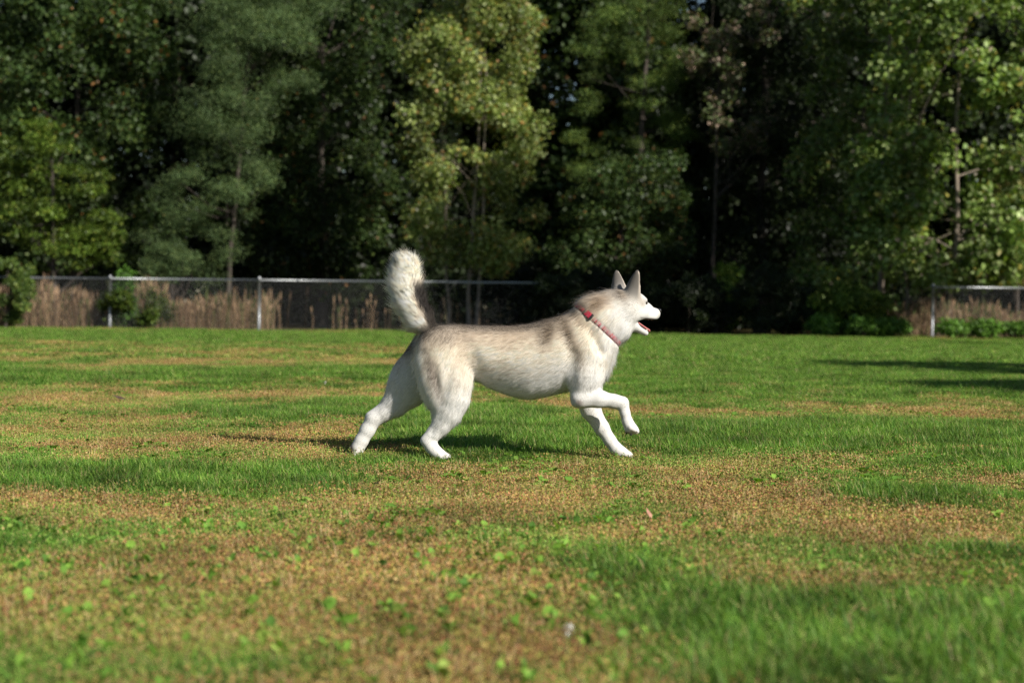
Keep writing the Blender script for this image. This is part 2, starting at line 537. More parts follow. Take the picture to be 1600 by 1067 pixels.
# one leaf mesh, shared
lv, lf, lc = rosette(1, .062, 77)
th = math.atan2(lv[13, 1], lv[13, 0])
rot = np.array(((math.cos(-th), -math.sin(-th), 0), (math.sin(-th), math.cos(-th), 0), (0, 0, 1)))
leaf_meshes = []
for k, c in enumerate(LC):
    leaf_meshes.append(new_mesh('leaf', lv @ rot.T, lf, m_broad, np.tile(np.array(c[:3]), (15, 1)) * np.where(np.arange(15) % 3 == 1, 1.15, 1)[:, None], True))
rr_ = random.Random(8)
for i in one:
    x, y = pts[i]
    e = empty('broadleaf_weed', (x, y, float(ground_z(x, y)) + .004))
    e.rotation_euler.z = rr_.uniform(0, 6.28)
    tag(e, 'low rosette of bright green oval leaves in the nearest blurred turf', 'weed', 'broad leaved weeds in the foreground turf')
    for k in range(rr_.randint(5, 8)):
        lo = mesh_obj('leaf', leaf_meshes[rr_.choice((0, 0, 1, 1, 2, 3))], e)
        s_ = rr_.uniform(.45, 1.0)
        lo.scale = (s_, s_ * rr_.uniform(.8, 1.2), s_ * rr_.uniform(.5, 1.3))
        lo.rotation_euler = (rr_.uniform(-.3, .3), rr_.uniform(-.75, .05), k * 2.4 + rr_.uniform(-.4, .4))

# ================================================================== trees
def leaf_cloud(centres, radii, tone, n, size, asp, cols, seed, up=.5, out=.5, origin=None, squash=.8):
    r = np.random.default_rng(seed)
    wgt = radii ** 2; ci = r.choice(len(centres), n, p=wgt / wgt.sum())
    dirs = unit(r.normal(0, 1, (n, 3)))
    rr = radii[ci][:, None] * r.random((n, 1)) ** .55
    p = centres[ci] + dirs * rr * np.array((1, 1, squash))
    nrm = unit(dirs * out + np.array((0, 0, up)) + r.normal(0, .55, (n, 3)))
    t = r.normal(0, 1, (n, 3)); t[:, 2] -= .5
    t = unit(t - (t * nrm).sum(1, keepdims=True) * nrm)
    s = np.cross(nrm, t)
    l = (size * r.uniform(.65, 1.3, n))[:, None]
    w = l * asp * .5
    V = np.stack([p - t * l * .5, p + s * w + nrm * l * .06 - t * l * .08, p + t * l * .5 - nrm * l * .08, p - s * w + nrm * l * .06 - t * l * .08], 1)
    k = r.choice(len(cols), n, p=[c[3] for c in cols])
    C = np.array([c[:3] for c in cols])[k] * tone[ci][:, None] * r.normal(1, .17, (n, 1))
    b = np.arange(n)[:, None] * 4
    T = np.concatenate([b + np.array([[0, 1, 2]]), b + np.array([[0, 2, 3]])])
    return V.reshape(-1, 3), [T], np.clip(np.repeat(C[:, None, :], 4, 1).reshape(-1, 3), .003, .7)


m_leaf = leaf_material('tree_leaves', .30, .48, .32, (1.1, 1.2, .4), .5, .2)
m_leaf_soft = leaf_material('feathery_leaves', .30, .6, .25, (1.1, 1.2, .5), .6, .2)
m_bark = plain_material('bark_grey_brown', (.085, .068, .055), .9, noise=.6, scale=14, bump=.5)
m_bark_pale = plain_material('bark_pale', (.30, .245, .19), .85, noise=.5, scale=10, bump=.4)
m_dead = plain_material('dead_wood', (.33, .27, .22), .9, noise=.4, scale=12, bump=.3)
POPLAR = [(.22, .27, .07, .50), (.13, .195, .05, .24), (.32, .37, .15, .14), (.34, .27, .06, .06), (.36, .20, .07, .03), (.30, .30, .20, .03)]
POPLAR_R = [(.21, .30, .075, .50), (.13, .21, .05, .24), (.34, .42, .17, .16), (.30, .27, .06, .05), (.26, .22, .16, .05)]
MAPLE = [(.045, .077, .02, .5), (.03, .056, .015, .35), (.08, .115, .028, .13), (.20, .10, .03, .02)]
LOCUST = [(.085, .135, .05, .5), (.06, .10, .038, .3), (.13, .175, .06, .2)]
BRIGHT = [(.13, .205, .028, .5), (.085, .15, .022, .35), (.21, .26, .04, .15)]
SHADE_GREEN = [(.017, .028, .009, .60), (.011, .019, .007, .36), (.04, .06, .018, .04)]  # near-black greens: the wood's deep shade is put into the leaf colour
OCHRE = [(.22, .19, .06, .5), (.14, .15, .045, .3), (.30, .22, .09, .2)]
YGREEN = [(.085, .135, .03, .5), (.06, .10, .025, .3), (.14, .18, .035, .2)]


def make_tree(name, label, base, lobes, nclu, crad, nleaf, size, asp, cols, seed, trunks, mat=None, bark=None, cat='tree', group=None,
              limbs=22, tone=(.75, 1.25), shell=.6, squash=.8, up=.5):
    """lobes: (dx, dy, z, rx, ry, rz); trunks: list of (dx, dy, radius, top dx, top z)"""
    nleaf = int(nleaf * 1.35); nclu = int(nclu * 1.4)
    r = np.random.default_rng(seed)
    e = empty(name, (base[0], base[1], 0))
    tag(e, label, cat, group)
    lob = np.array(lobes, float)
    vol = (lob[:, 3] * lob[:, 4] * lob[:, 5]) ** .75
    li = r.choice(len(lob), nclu, p=vol / vol.sum())
    d = unit(r.normal(0, 1, (nclu, 3)))
    q = r.random((nclu, 1)) ** (.33 * shell)
    c = lob[li, :3] + d * q * lob[li, 3:6]
    c[:, 2] = np.maximum(c[:, 2], .25)
    rad_ = r.uniform(.65, 1.25, nclu) * crad
    tn = r.uniform(*tone, nclu)
    V, T, C = leaf_cloud(c, rad_, tn, nleaf, size, asp, cols, seed + 1, up=up, squash=squash)
    crown = mesh_obj('crown', new_mesh('crown', V, T, mat or m_leaf, C), e)
    crown['kind'] = 'stuff'
    for k, (dx, dy, rd, tdx, tz) in enumerate(trunks):
        n = 9
        t = np.linspace(0, 1, n)
        wob = np.cumsum(r.normal(0, .05, (n, 2)), 0) * tz / 8
        pts_ = np.stack([dx + tdx * t + wob[:, 0], dy + wob[:, 1], -.1 + (tz + .1) * t], -1)
        paths = [(pts_, rd * (1.15 - .85 * t) * np.where(t == 0, 1.35, 1))]
        for m in range(limbs // len(trunks)):
            tgt = c[r.integers(len(c))]
            h = np.clip(tgt[2] - r.uniform(.4, 1.6), .3 * tz * .6, tz * .95)
            s0 = np.array([np.interp(h, pts_[:, 2], pts_[:, j]) for j in range(3)])
            if tgt[2] < s0[2] - .5: continue
            mid = (s0 + tgt) / 2 + r.normal(0, .12, 3) - np.array((0, 0, .1))
            r0 = np.interp(h, pts_[:, 2], rd * (1.15 - .85 * t)) * .5
            paths.append((np.array([s0, (s0 + mid) / 2 + r.normal(0, .04, 3), mid, (mid + tgt) / 2 + r.normal(0, .06, 3), tgt]),
                          np.linspace(r0 * .7, .006, 5)))
        V, Q = tubes(paths, 6)
        mesh_obj('trunk', new_mesh('trunk', V, Q, bark or m_bark, None, True), e)
    return e


def gx_(px, depth):
    return at(px, 478, depth)[0]


# front trees, left to right
make_tree('maple_tree', 'dark broad tree filling the upper left corner behind the fence', (gx_(95, 48), 48), [(0, 0, 6.6, 3.1, 2.4, 3.0), (.8, 0, 9, 2.2, 2, 2.2), (-1, .5, 4, 2.4, 1.8, 1.8), (.5, .5, 2.6, 2.4, 1.5, 1.6)],
          180, .62, 30000, .12, .8, MAPLE, 11, [(0, 1.2, .14, .3, 8.5)], tone=(.6, 1.6))
make_tree('young_maple', 'small bright green tree with layered sprays over the left fence', (gx_(88, 44.6), 44.6), [(-.1, 0, 3.3, 1.45, 1.1, 1.5), (-.6, 0, 4.3, .9, .8, .8), (.7, 0, 2.3, .9, .8, .9)],
          75, .42, 15000, .085, .7, BRIGHT, 13, [(0, 0, .08, -.1, 4.3)], tone=(.4, 1.05), squash=.45, up=.9)
make_tree('locust_tree', 'pale feathery green tree with drooping sprays left of the tall golden green tree', (gx_(345, 45.5), 45.5),
          [(-.1, 0, 3.9, 1.5, 1.2, 1.6), (.3, 0, 5.6, 1.2, 1.2, 1.2), (1.1, .2, 7.2, 1.5, 1.3, 1.3), (1.3, .2, 8.8, 1.6, 1.3, 1.3), (-.2, .3, 8.6, 1.3, 1.2, 1.2), (-.9, .6, 2.2, 1.4, 1.0, 1.3)],
          110, .55, 52000, .058, .5, LOCUST, 17, [(0, .9, .07, .7, 7.8)], mat=m_leaf_soft, tone=(.7, 1.35), squash=.55)
make_tree('locust_sapling', 'low feathery sapling with a rounded top just above the fence rail', (gx_(268, 44), 44), [(0, 0, 1.75, .72, .6, .42), (-.2, 0, 1.5, .5, .5, .3)],
          26, .26, 7500, .055, .5, LOCUST, 19, [(0, 0, .035, 0, 1.7)], mat=m_leaf_soft, tone=(.9, 1.4), squash=.6, cat='sapling')
make_tree('shade_tree', 'very dark tree in shade left of the raised tail', (gx_(500, 50), 50), [(0, 0, 5, 2.2, 1.8, 3.6), (.2, 0, 8.6, 2.2, 1.8, 2.0), (0, 0, 2.2, 1.9, 1.5, 1.9)],
          140, .6, 26000, .11, .75, MAPLE, 23, [(0, 0, .17, .2, 8)], tone=(.55, 1.2))
make_tree('poplar_tree', 'tall sunlit tree with golden green leaves and pale slim trunks at the middle', (gx_(733, 44.2), 44.2),
          [(0, 0, 3.1, 1.6, 1.1, 1.3), (-.1, 0, 5.0, 1.75, 1.2, 1.7), (.1, 0, 7.0, 1.7, 1.2, 1.9), (.25, 0, 9.0, 1.5, 1.1, 1.9), (-.9, 0, 3.0, .7, .8, 1.2), (.1, 0, 2.1, 1.3, .8, .6)],
          150, .45, 29000, .092, .85, POPLAR, 29, [(-.42, 0, .038, -.3, 5.6), (.10, .1, .048, .5, 8.6), (.25, -.05, .042, .35, 7.0)], bark=m_bark_pale, tone=(.7, 1.3), limbs=27)
make_tree('pine_like_tree', 'soft mid green tree right of the golden tall tree', (gx_(985, 48.5), 48.5), [(0, 0, 5.2, 1.7, 1.4, 1.6), (-.1, 0, 7.6, 1.8, 1.4, 1.6), (.2, 0, 9.6, 1.6, 1.3, 1.4), (0, .3, 3.2, 1.7, 1.3, 1.6)],
          130, .5, 42000, .062, .45, YGREEN, 31, [(0, 0, .14, .1, 9)], mat=m_leaf_soft, tone=(.6, 1.5), squash=.5)
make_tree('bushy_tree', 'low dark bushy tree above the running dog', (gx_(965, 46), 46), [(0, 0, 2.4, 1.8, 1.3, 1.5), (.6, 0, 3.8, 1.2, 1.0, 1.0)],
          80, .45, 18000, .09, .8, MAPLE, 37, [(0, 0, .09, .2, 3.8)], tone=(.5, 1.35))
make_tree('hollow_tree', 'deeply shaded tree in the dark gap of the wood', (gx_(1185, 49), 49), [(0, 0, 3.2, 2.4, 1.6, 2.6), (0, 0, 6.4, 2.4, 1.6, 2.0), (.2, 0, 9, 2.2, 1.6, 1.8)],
          130, .6, 27000, .10, .75, SHADE_GREEN + [], 41, [(0, 0, .16, .1, 8.6)], tone=(.6, 1.8))
make_tree('browning_tree', 'thin tree with withered pinkish brown leaf clusters in the upper wood', (gx_(1120, 47), 47), [(-.3, 0, 6.9, .8, .7, .9), (.6, 0, 5.6, 1.2, .8, .8), (.2, 0, 8.2, 1.4, .9, .8)],
          40, .32, 4200, .095, .8, [(.17, .13, .10, .28), (.09, .12, .045, .60), (.30, .22, .17, .12)], 43, [(0, 0, .07, .1, 7.6)], tone=(.7, 1.3))
make_tree('cottonwood_tree', 'large leaved sunlit tree overhanging the right fence', (gx_(1478, 43), 43),
          [(.2, 0, 3.1, 2.3, 1.4, 1.7), (.5, 0, 5.2, 2.6, 1.5, 1.8), (.9, 0, 7.4, 2.6, 1.5, 1.8), (1.2, 0, 9.2, 2.3, 1.4, 1.6), (-1.3, .2, 3.4, 1.1, .9, 1.2), (-.5, -.3, 2.0, 1.5, .8, .9), (1.4, -.2, 2.4, 1.3, .8, 1.0), (-1.7, -.3, 1.3, .7, .5, .8)],
          185, .50, 23000, .140, .82, POPLAR_R, 47, [(-.95, -.1, .05, -.2, 4.6), (.10, .0, .065, .5, 8.6)], bark=m_bark_pale, tone=(.6, 1.3), limbs=26)
make_tree('inner_cottonwood', 'dim large leaved tree left of the sunlit one, leaves scattered in shade', (gx_(1335, 45.5), 45.5), [(0, 0, 4.4, 1.5, 1.2, 1.5), (.1, 0, 6.6, 1.6, 1.2, 1.4), (-.2, 0, 8.6, 1.7, 1.2, 1.4), (0, .4, 2.2, 1.5, 1, 1.6)],
          90, .5, 16000, .12, .82, POPLAR_R, 53, [(0, 0, .11, .2, 8)], tone=(.5, 1.2))
make_tree('ochre_shrub', 'yellowing ochre shrub above the right fence rail', (gx_(1585, 44.6), 44.6), [(0, 0, 2.5, 1.1, .9, 1.2), (.3, 0, 3.5, .9, .8, .8)],
          50, .36, 12500, .06, .5, OCHRE, 59, [(0, 0, .05, .1, 3)], tone=(.7, 1.3), cat='shrub')
make_tree('edge_tree', 'leafy tree standing beyond the right edge of the field', (gx_(1900, 46), 46), [(0, 0, 4, 3, 2, 2.6), (0, 0, 8, 3, 2, 2.6)],
          110, .65, 17000, .13, .8, POPLAR_R, 61, [(0, 0, .2, .2, 8)])
make_tree('edge_tree', 'leafy tree standing beyond the left edge of the field', (gx_(-260, 46.5), 46.5), [(0, 0, 4, 3, 2, 2.8), (0, 0, 8, 3, 2, 2.6)],
          110, .65, 17000, .13, .8, MAPLE, 67, [(0, 0, .2, .2, 8)])

# low growth along the fence
def bush(name, label, px, depth, w, h, n, cols, seed, size=.07, asp=.7, tone=(.7, 1.3), cat='bush'):
    return make_tree(name, label, (gx_(px, depth), depth), [(0, 0, h * .5, w, w * .7, h * .5), (w * .4, 0, h * .4, w * .6, w * .5, h * .4)], max(12, int(28 * w)), .26, n, size, asp,
                     cols, seed, [(0, 0, .03, .05, h * .8)], cat=cat, tone=tone, limbs=8)


bush('fence_bush', 'green bush growing through the fence between the two left posts', 212, 42.25, .8, 1.0, 6000, BRIGHT + [], 71, tone=(.3, .7))
bush('corner_bush', 'bright bush spilling over the rail at the left edge', 8, 41.4, .62, 2.0, 7500, YGREEN, 73, .075, tone=(.6, 1.2))
bush('sumac_sprig', 'fresh green leafy sprig topping the rail beside the second post', 194, 42.2, .25, 1.42, 900, [(.10, .22, .03, .7), (.07, .16, .02, .3)], 79, .11, .35)
bush('shade_bush', 'dark thicket at the lawn edge below the wood, just ahead of the dog', 1075, 43, 1.1, 1.5, 8500, SHADE_GREEN, 83)
bush('shade_bush', 'dark leafy thicket with light sprays, midway along the wood edge', 1205, 42.6, 1.2, 1.7, 9000, SHADE_GREEN, 89, tone=(.8, 1.8))
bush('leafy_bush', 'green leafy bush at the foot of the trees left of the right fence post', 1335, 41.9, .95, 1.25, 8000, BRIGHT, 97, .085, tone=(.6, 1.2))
bush('shade_bush', 'dark low thicket behind the dog collar and chest', 930, 42.6, 1.0, 1.5, 8000, SHADE_GREEN, 101)
bush('shade_bush', 'dark thicket hiding the end post of the left fence', 868, 41.6, .75, 1.45, 7000, SHADE_GREEN, 107)
bush('light_spray', 'bright yellow green spray catching sun in the dark gap', 1130, 44.2, .32, 2.0, 1500, BRIGHT, 103, .09, tone=(.9, 1.5))
for k, (px, w, h) in enumerate(((1290, .35, .38), (1345, .4, .45), (1395, .3, .32), (1490, .28, .26), (1535, .34, .30), (1590, .34, .28))):
    bush('edge_weed', ['low green weed clump at the foot of the leafy bush', 'broad low green weed clump between the leafy bush and the thin trunks', 'small green weed clump at the foot of the thin trunks',
                       'small green weed clump right of the right fence post', 'taller green weed clump under the right fence', 'green weed clump under the fence at the right edge'][k],
         px, 41.2, w, h, 1500, [(.12, .24, .035, .6), (.08, .17, .025, .4)], 110 + k, .09, .6, cat='weed')

# bare dead branches high on the right
rb = np.random.default_rng(131)
for (px, dep, hgt, nm, lab) in ((1372, 44.8, 9.6, 'dead_tree', 'bare grey dead tree trunk high among the right leaves'),):
    e = empty(nm, (gx_(px, dep), dep, 0)); tag(e, lab, 'tree')
    t = np.linspace(0, 1, 10)
    main = np.stack([np.cumsum(rb.normal(0, .05, 10)), np.cumsum(rb.normal(0, .04, 10)), hgt * t], -1)
    V, Q = tubes([(main, .085 * (1.1 - .8 * t))], 7)
    mesh_obj('trunk', new_mesh('trunk', V, Q, m_dead, None, True), e)
    for k in range(16):
        h = rb.uniform(.45, .98) * hgt
        s0 = np.array([np.interp(h, main[:, 2], main[:, j]) for j in range(3)])
        az = rb.uniform(0, 6.28); L = rb.uniform(.5, 1.5)
        d = np.array((math.cos(az), math.sin(az) * .6, rb.uniform(-.1, .7)))
        pb_ = [s0 + d * L * q + rb.normal(0, .05, 3) * q for q in np.linspace(0, 1, 5)]
        paths = [(np.array(pb_), np.linspace(.026, .006, 5))]
        for m in range(3):
            s1 = pb_[2 + m % 3]; d2 = unit(d + rb.normal(0, .6, 3))
            paths.append((np.array([s1, s1 + d2 * .2, s1 + d2 * .42 + rb.normal(0, .04, 3)]), np.array((.010, .007, .004))))
        V, Q = tubes(paths, 5)
        mesh_obj('branch', new_mesh('branch', V, Q, m_dead, None, True), e)

# back rows that close the wood
src = {}
spots = [(-760, 54), (-540, 55), (-330, 57), (-120, 55), (75, 58), (270, 55), (430, 58), (590, 54.5), (745, 58), (900, 54.5), (1050, 57), (1210, 54.5), (1370, 57), (1540, 55), (1720, 57.5), (1930, 56), (2130, 54)]
where = ['at the far left end of the wood, outermost', 'second from the far left end of the wood', 'beyond the far left corner of the wood', 'left of the upper left tree', 'behind the upper left tree', 'behind the feathery tree', 'between the feathery and the golden tree, far back',
         'behind the left side of the golden tree', 'directly behind the golden tree', 'behind the right side of the golden tree', 'behind the soft mid green tree', 'behind the dark gap of the wood',
         'behind the dead tree', 'behind the sunlit large leaved tree', 'past the right end of the wood', 'beyond the far right corner of the wood', 'at the far right end of the wood, outermost']
for i, ((px, dep), wh) in enumerate(zip(spots, where)):
    k = i % 3
    x = gx_(px, dep)
    lab = 'tall dark background tree ' + wh
    if k not in src:
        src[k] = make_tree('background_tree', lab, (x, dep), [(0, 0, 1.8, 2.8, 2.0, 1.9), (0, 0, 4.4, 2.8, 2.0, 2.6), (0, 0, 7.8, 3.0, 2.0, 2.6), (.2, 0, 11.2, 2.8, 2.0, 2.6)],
                           190, .85, 26000, .21, .75, SHADE_GREEN if k else MAPLE, 150 + k, [(0, 0, .22, .2, 11)], tone=(.6, 1.5), group='background trees of the wood')
    else:
        o = src[k]; c = o.copy(); COL.objects.link(c)
        c.location = (x, dep, 0); c.rotation_euler.z = 1.3 * i; c['label'] = lab
        for ch in o.children:
            q = ch.copy(); COL.objects.link(q); q.parent = c
# a wood beyond, one mass
V, T, C = leaf_cloud(np.stack([rg.uniform(-32, 32, 420), rg.uniform(61, 66, 420), rg.uniform(.5, 15, 420)], -1), rg.uniform(1.1, 2.0, 420), rg.uniform(.6, 1.3, 420), 60000, .52, .8, SHADE_GREEN, 171)
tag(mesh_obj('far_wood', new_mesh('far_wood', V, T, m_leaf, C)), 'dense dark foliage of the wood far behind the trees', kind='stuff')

V, T, C = leaf_cloud(np.stack([rg.uniform(-22, 22, 300), rg.uniform(48.5, 53.5, 300), rg.uniform(.2, 2.2, 300)], -1), rg.uniform(.5, .9, 300), rg.uniform(.6, 1.3, 300), 42000, .15, .75, SHADE_GREEN, 173)
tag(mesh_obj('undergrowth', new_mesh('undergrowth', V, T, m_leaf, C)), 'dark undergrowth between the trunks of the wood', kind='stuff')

# a tall tree just past the right edge, nearer than the fence; it shades the gap in the wood
make_tree('tall_edge_tree', 'tall tree with a high crown off to the right before the fence', (13.6, 36.2), [(0, 0, 6.0, 2.0, 2.0, 1.7), (0, 0, 8.2, 2.1, 2.1, 1.9), (-.1, 0, 9.8, 1.6, 1.6, 1.4)],
          110, .6, 20000, .13, .8, MAPLE, 191, [(0, 0, .17, .1, 8.6)])

make_tree('towering_shade_caster', 'added unseen tree with a very high crown, shading the fence end', (12.8, 30.2), [(0, 0, 11.0, 2.4, 2.4, 1.8), (0, 0, 13.2, 2.2, 2.2, 1.8)],  # unseen tree, added to shade the far end of the left fence
          100, .65, 18000, .14, .8, MAPLE, 193, [(0, 0, .22, .1, 12.5)])

# two trees off to the right whose shadows cross the lawn
for (tipx, tipy, hh, lab, sd_) in ((1300, 569, 6.2, 'round shade tree standing off to the right of the lawn', 181), (1470, 603, 5.2, 'small shade tree nearer on the right of the lawn', 183)):
    tip = gp(tipx, tipy)
    bx, by = tip[0] - TRAVEL.x / -TRAVEL.z * hh, tip[1] - TRAVEL.y / -TRAVEL.z * hh
    make_tree('field_tree', lab, (bx, by), [(0, 0, hh * .70, 1.25, 1.25, hh * .28)], 60, .45, 9000, .12, .8, MAPLE, sd_, [(0, 0, .12, .1, hh * .8)], limbs=12)

# ================================================================== fence
m_galv = plain_material('galvanised_steel', (.42, .44, .46), .45, metal=.75, noise=.25, scale=30)
m_wire = plain_material('chain_link_wire', (.15, .155, .16), .6, metal=.4)
FY = 42.0
FH = 1.22


def wire_mesh(w, h):
    """one bay of chain link: interlocking zigzag wires"""
    pitch = .057
    n = int(w / pitch); k = int(h / (pitch * .5))
    paths = []
    z = np.arange(k + 1) * (h / k)
    V, Q = [], []
    r = .0021
    for i in range(n + 1):
        x = i * pitch + np.where(np.arange(k + 1) % 2 == 0, -.5, .5) * pitch
        y = np.where(np.arange(k + 1) % 2 == 0, -.0025, .0025)
        p = np.stack([np.clip(x, 0, w), y, z], -1)
        b = sum(len(v) for v in V)
        ring = np.stack([p + np.array((r * 1.2, 0, 0)), p + np.array((-r * .6, r, 0)), p + np.array((-r * .6, -r, 0))], 1).reshape(-1, 3)
        V.append(ring)
        i0 = np.arange(k)[:, None] * 3; j = np.arange(3)[None, :]; j2 = (j + 1) % 3
        Q.append(np.stack([i0 + j, i0 + j2, i0 + 3 + j2, i0 + 3 + j], -1).reshape(-1, 4) + b)
    return new_mesh('wire_mesh', np.concatenate(V), np.concatenate(Q), m_wire)


def fence(label, posts, ends):
    e = empty('chain_link_fence', (posts[0], FY, 0)); tag(e, label, 'fence')
    x0 = posts[0]
    V, Q = tubes([(np.array([(0, 0, -.1), (0, 0, FH)]), .032)], 12)
    pm = new_mesh('post', V, Q, m_galv, None, False)
    V, Q = tubes([(np.array([(0, 0, 0), (0, 0, .03), (0, 0, .05), (0, 0, .062)]), np.array((.037, .037, .026, .006)))], 12)
    cm = new_mesh('post_cap', V, Q, m_galv, None, True)
    V, Q = tubes([(np.array([(-.035, 0, 0), (.035, 0, 0)]), .0255)], 10)
    tm_ = new_mesh('rail_sleeve', V, Q, m_galv)
    V, Q = tubes([(np.array([(-.004, 0, 0), (.004, 0, 0)]), .0235)], 8)
    ti = new_mesh('rail_tie', V, Q, m_galv)
    for x in posts:
        mesh_obj('post', pm, e, (x - x0, 0, 0))
        mesh_obj('post_cap', cm, e, (x - x0, 0, FH))
    wm = {}
    for a, b in zip(posts[:-1], posts[1:]):
        V, Q = tubes([(np.array([(a - x0 + .03, 0, FH - .02), ((a + b) / 2 - x0, 0, FH - .024), (b - x0 - .03, 0, FH - .02)]), .021)], 10)
        mesh_obj('top_rail', new_mesh('top_rail', V, Q, m_galv, None, True), e)
        mesh_obj('rail_sleeve', tm_, e, (a - x0 + .9, 0, FH - .021))
        for q in range(1, 6):
            mesh_obj('rail_tie', ti, e, (a - x0 + (b - a) * q / 6, 0, FH - .0225))
        key = round(b - a, 2)
        if key not in wm: wm[key] = wire_mesh(b - a, FH - .05)
        o = mesh_obj('wire_mesh', wm[key], e, (a - x0, -.034, .02)); o['kind'] = 'stuff'
    return e


px2x = lambda px: gx_(px, FY)
fence('galvanised chain link fence in front of the tan weeds on the left', [px2x(p) for p in (-993, -760, -527, -294, -61, 172, 405, 638, 871)], None)
fence('galvanised chain link fence by the large leaved tree on the right', [px2x(p) for p in (1457, 1690, 1923, 2156)], None)


# ================================================================== tall dry weeds behind the fence
def stalks(n, x0, x1, y0, y1, h0, h1, cols, seed, dens=None):
    r = np.random.default_rng(seed)
    x = r.uniform(x0, x1, n * 3); x = x[r.random(n * 3) < np.clip(vnoise(x * 1.3, x * 0 + seed, seed, 2) * 1.9 - .45, .05, 1)][:n]
    n = len(x)
    y = r.uniform(y0, y1, n)
    h = r.uniform(h0, h1, n) * (.35 + .95 * vnoise(x * 1.6, y * 1.4, seed + 5, 2))
    lean = r.normal(0, .10, (n, 2))
    b = np.stack([x, y, np.zeros(n)], -1); tp_ = b + np.stack([lean[:, 0] * h, lean[:, 1] * h, h], -1); md = (b + tp_) / 2 + r.normal(0, .015, (n, 3))
    a = r.uniform(-.6, .6, n); s = np.stack([np.cos(a), np.sin(a), 0 * a], -1)
    w = r.uniform(.003, .009, n)[:, None]
    hw = r.uniform(.008, .022, n)[:, None]                      # seed head width
    hd0 = b + (tp_ - b) * .72; hd1 = b + (tp_ - b) * .87
    V = np.stack([b - s * w, b + s * w, md + s * w * .8, md - s * w * .8, hd0 - s * w * .5, hd0 + s * w * .5, hd1 + s * hw, hd1 - s * hw, tp_], 1)
    k = r.choice(len(cols), n, p=[c[3] for c in cols])
    C = np.array([c[:3] for c in cols])[k] * r.normal(1, .2, (n, 1))
    C = np.repeat(C[:, None, :], 9, 1)
    i = np.arange(n)[:, None] * 9
    Q = np.concatenate([i + np.array([[0, 1, 2, 3]]), i + np.array([[3, 2, 5, 4]]), i + np.array([[4, 5, 6, 7]])])
    return V.reshape(-1, 3), [Q, i + np.array([[7, 6, 8]])], np.clip(C.reshape(-1, 3), .01, .7)


TANC = [(.30, .20, .12, .38), (.20, .13, .08, .32), (.38, .28, .18, .08), (.09, .11, .035, .22)]
m_dry = leaf_material('dry_stalks', .25, .7, .2, (1, .9, .7), 1.5, .25)
V, Q, C = stalks(3900, px2x(-520), px2x(420), 42.15, 43.3, .75, 1.25, TANC, 5)
tag(mesh_obj('dry_weeds', new_mesh('dry_weeds', V, Q, m_dry, C)), 'tall tan dry weeds standing behind the left fence', kind='stuff')
V, Q, C = stalks(80, px2x(420), px2x(860), 42.15, 43.3, .5, 1.1, TANC, 7)
tag(mesh_obj('sparse_dry_weeds', new_mesh('sparse_dry_weeds', V, Q, m_dry, C)), 'sparse dry stalks behind the shaded part of the fence', kind='stuff')
V, Q, C = stalks(1900, px2x(1400), px2x(1900), 42.1, 43.2, .55, 1.1, TANC, 9)
tag(mesh_obj('dry_brush', new_mesh('dry_brush', V, Q, m_dry, C)), 'tan dry brush behind the right fence', kind='stuff')

# ================================================================== the dog
# One continuous body: a signed distance field of swept sections and tapered limbs, polygonised by surface nets.
# Dog space: x = camera right, y = away from the camera, z = up; metres; origin on the view axis at D_DOG.
def P(px, py, y=0.0):
    d = D_DOG + y
    return np.array(((px - 800) / F * d, y, -(py - 533.5) / F * d))


PXM = D_DOG / F                  # metres per photograph pixel at the dog
VOX = 0.0046
G0 = np.array((-0.735, -0.215, -0.535))
G1 = np.array((0.66, 0.255, 0.42))
GN_ = np.ceil((G1 - G0) / VOX).astype(int)
gx, gy, gz = [(G0[i] + np.arange(GN_[i]) * VOX).astype(np.float32) for i in range(3)]
vals = np.full(GN_, 1.0, np.float32)
prims = []                       # (distance function, flow, fur length, name)


def sub(lo, hi):
    i0 = np.maximum(np.floor((np.asarray(lo) - G0) / VOX).astype(int), 0)
    i1 = np.minimum(np.ceil((np.asarray(hi) - G0) / VOX).astype(int) + 1, GN_)
    return tuple(slice(a, b) for a, b in zip(i0, i1))


def merge(fn, lo, hi, k):
    s = sub(np.asarray(lo) - k - 0.012, np.asarray(hi) + k + 0.012)
    X, Y, Z = np.meshgrid(gx[s[0]], gy[s[1]], gz[s[2]], indexing='ij')
    d = fn(X, Y, Z)
    a = vals[s]
    h = np.maximum(k - np.abs(a - d), 0) / k
    vals[s] = np.minimum(a, d) - h * h * k * 0.25


def carve(fn, lo, hi, k):
    s = sub(np.asarray(lo) - k - 0.012, np.asarray(hi) + k + 0.012)
    X, Y, Z = np.meshgrid(gx[s[0]], gy[s[1]], gz[s[2]], indexing='ij')
    d = -fn(X, Y, Z)
    a = vals[s]
    h = np.maximum(k - np.abs(a - d), 0) / k
    vals[s] = np.maximum(a, d) + h * h * k * 0.25


def cone_fn(a, b, r1, r2, fy=1.0):
    ba = b - a
    q = float(ba @ ba) + 1e-12

    def fn(X, Y, Z):
        t = np.clip(((X - a[0]) * ba[0] + (Y - a[1]) * ba[1] + (Z - a[2]) * ba[2]) / q, 0, 1)
        dx = X - a[0] - t * ba[0]; dy = (Y - a[1] - t * ba[1]) / fy; dz = Z - a[2] - t * ba[2]
        return np.sqrt(dx * dx + dy * dy + dz * dz) - (r1 + (r2 - r1) * t)
    return fn


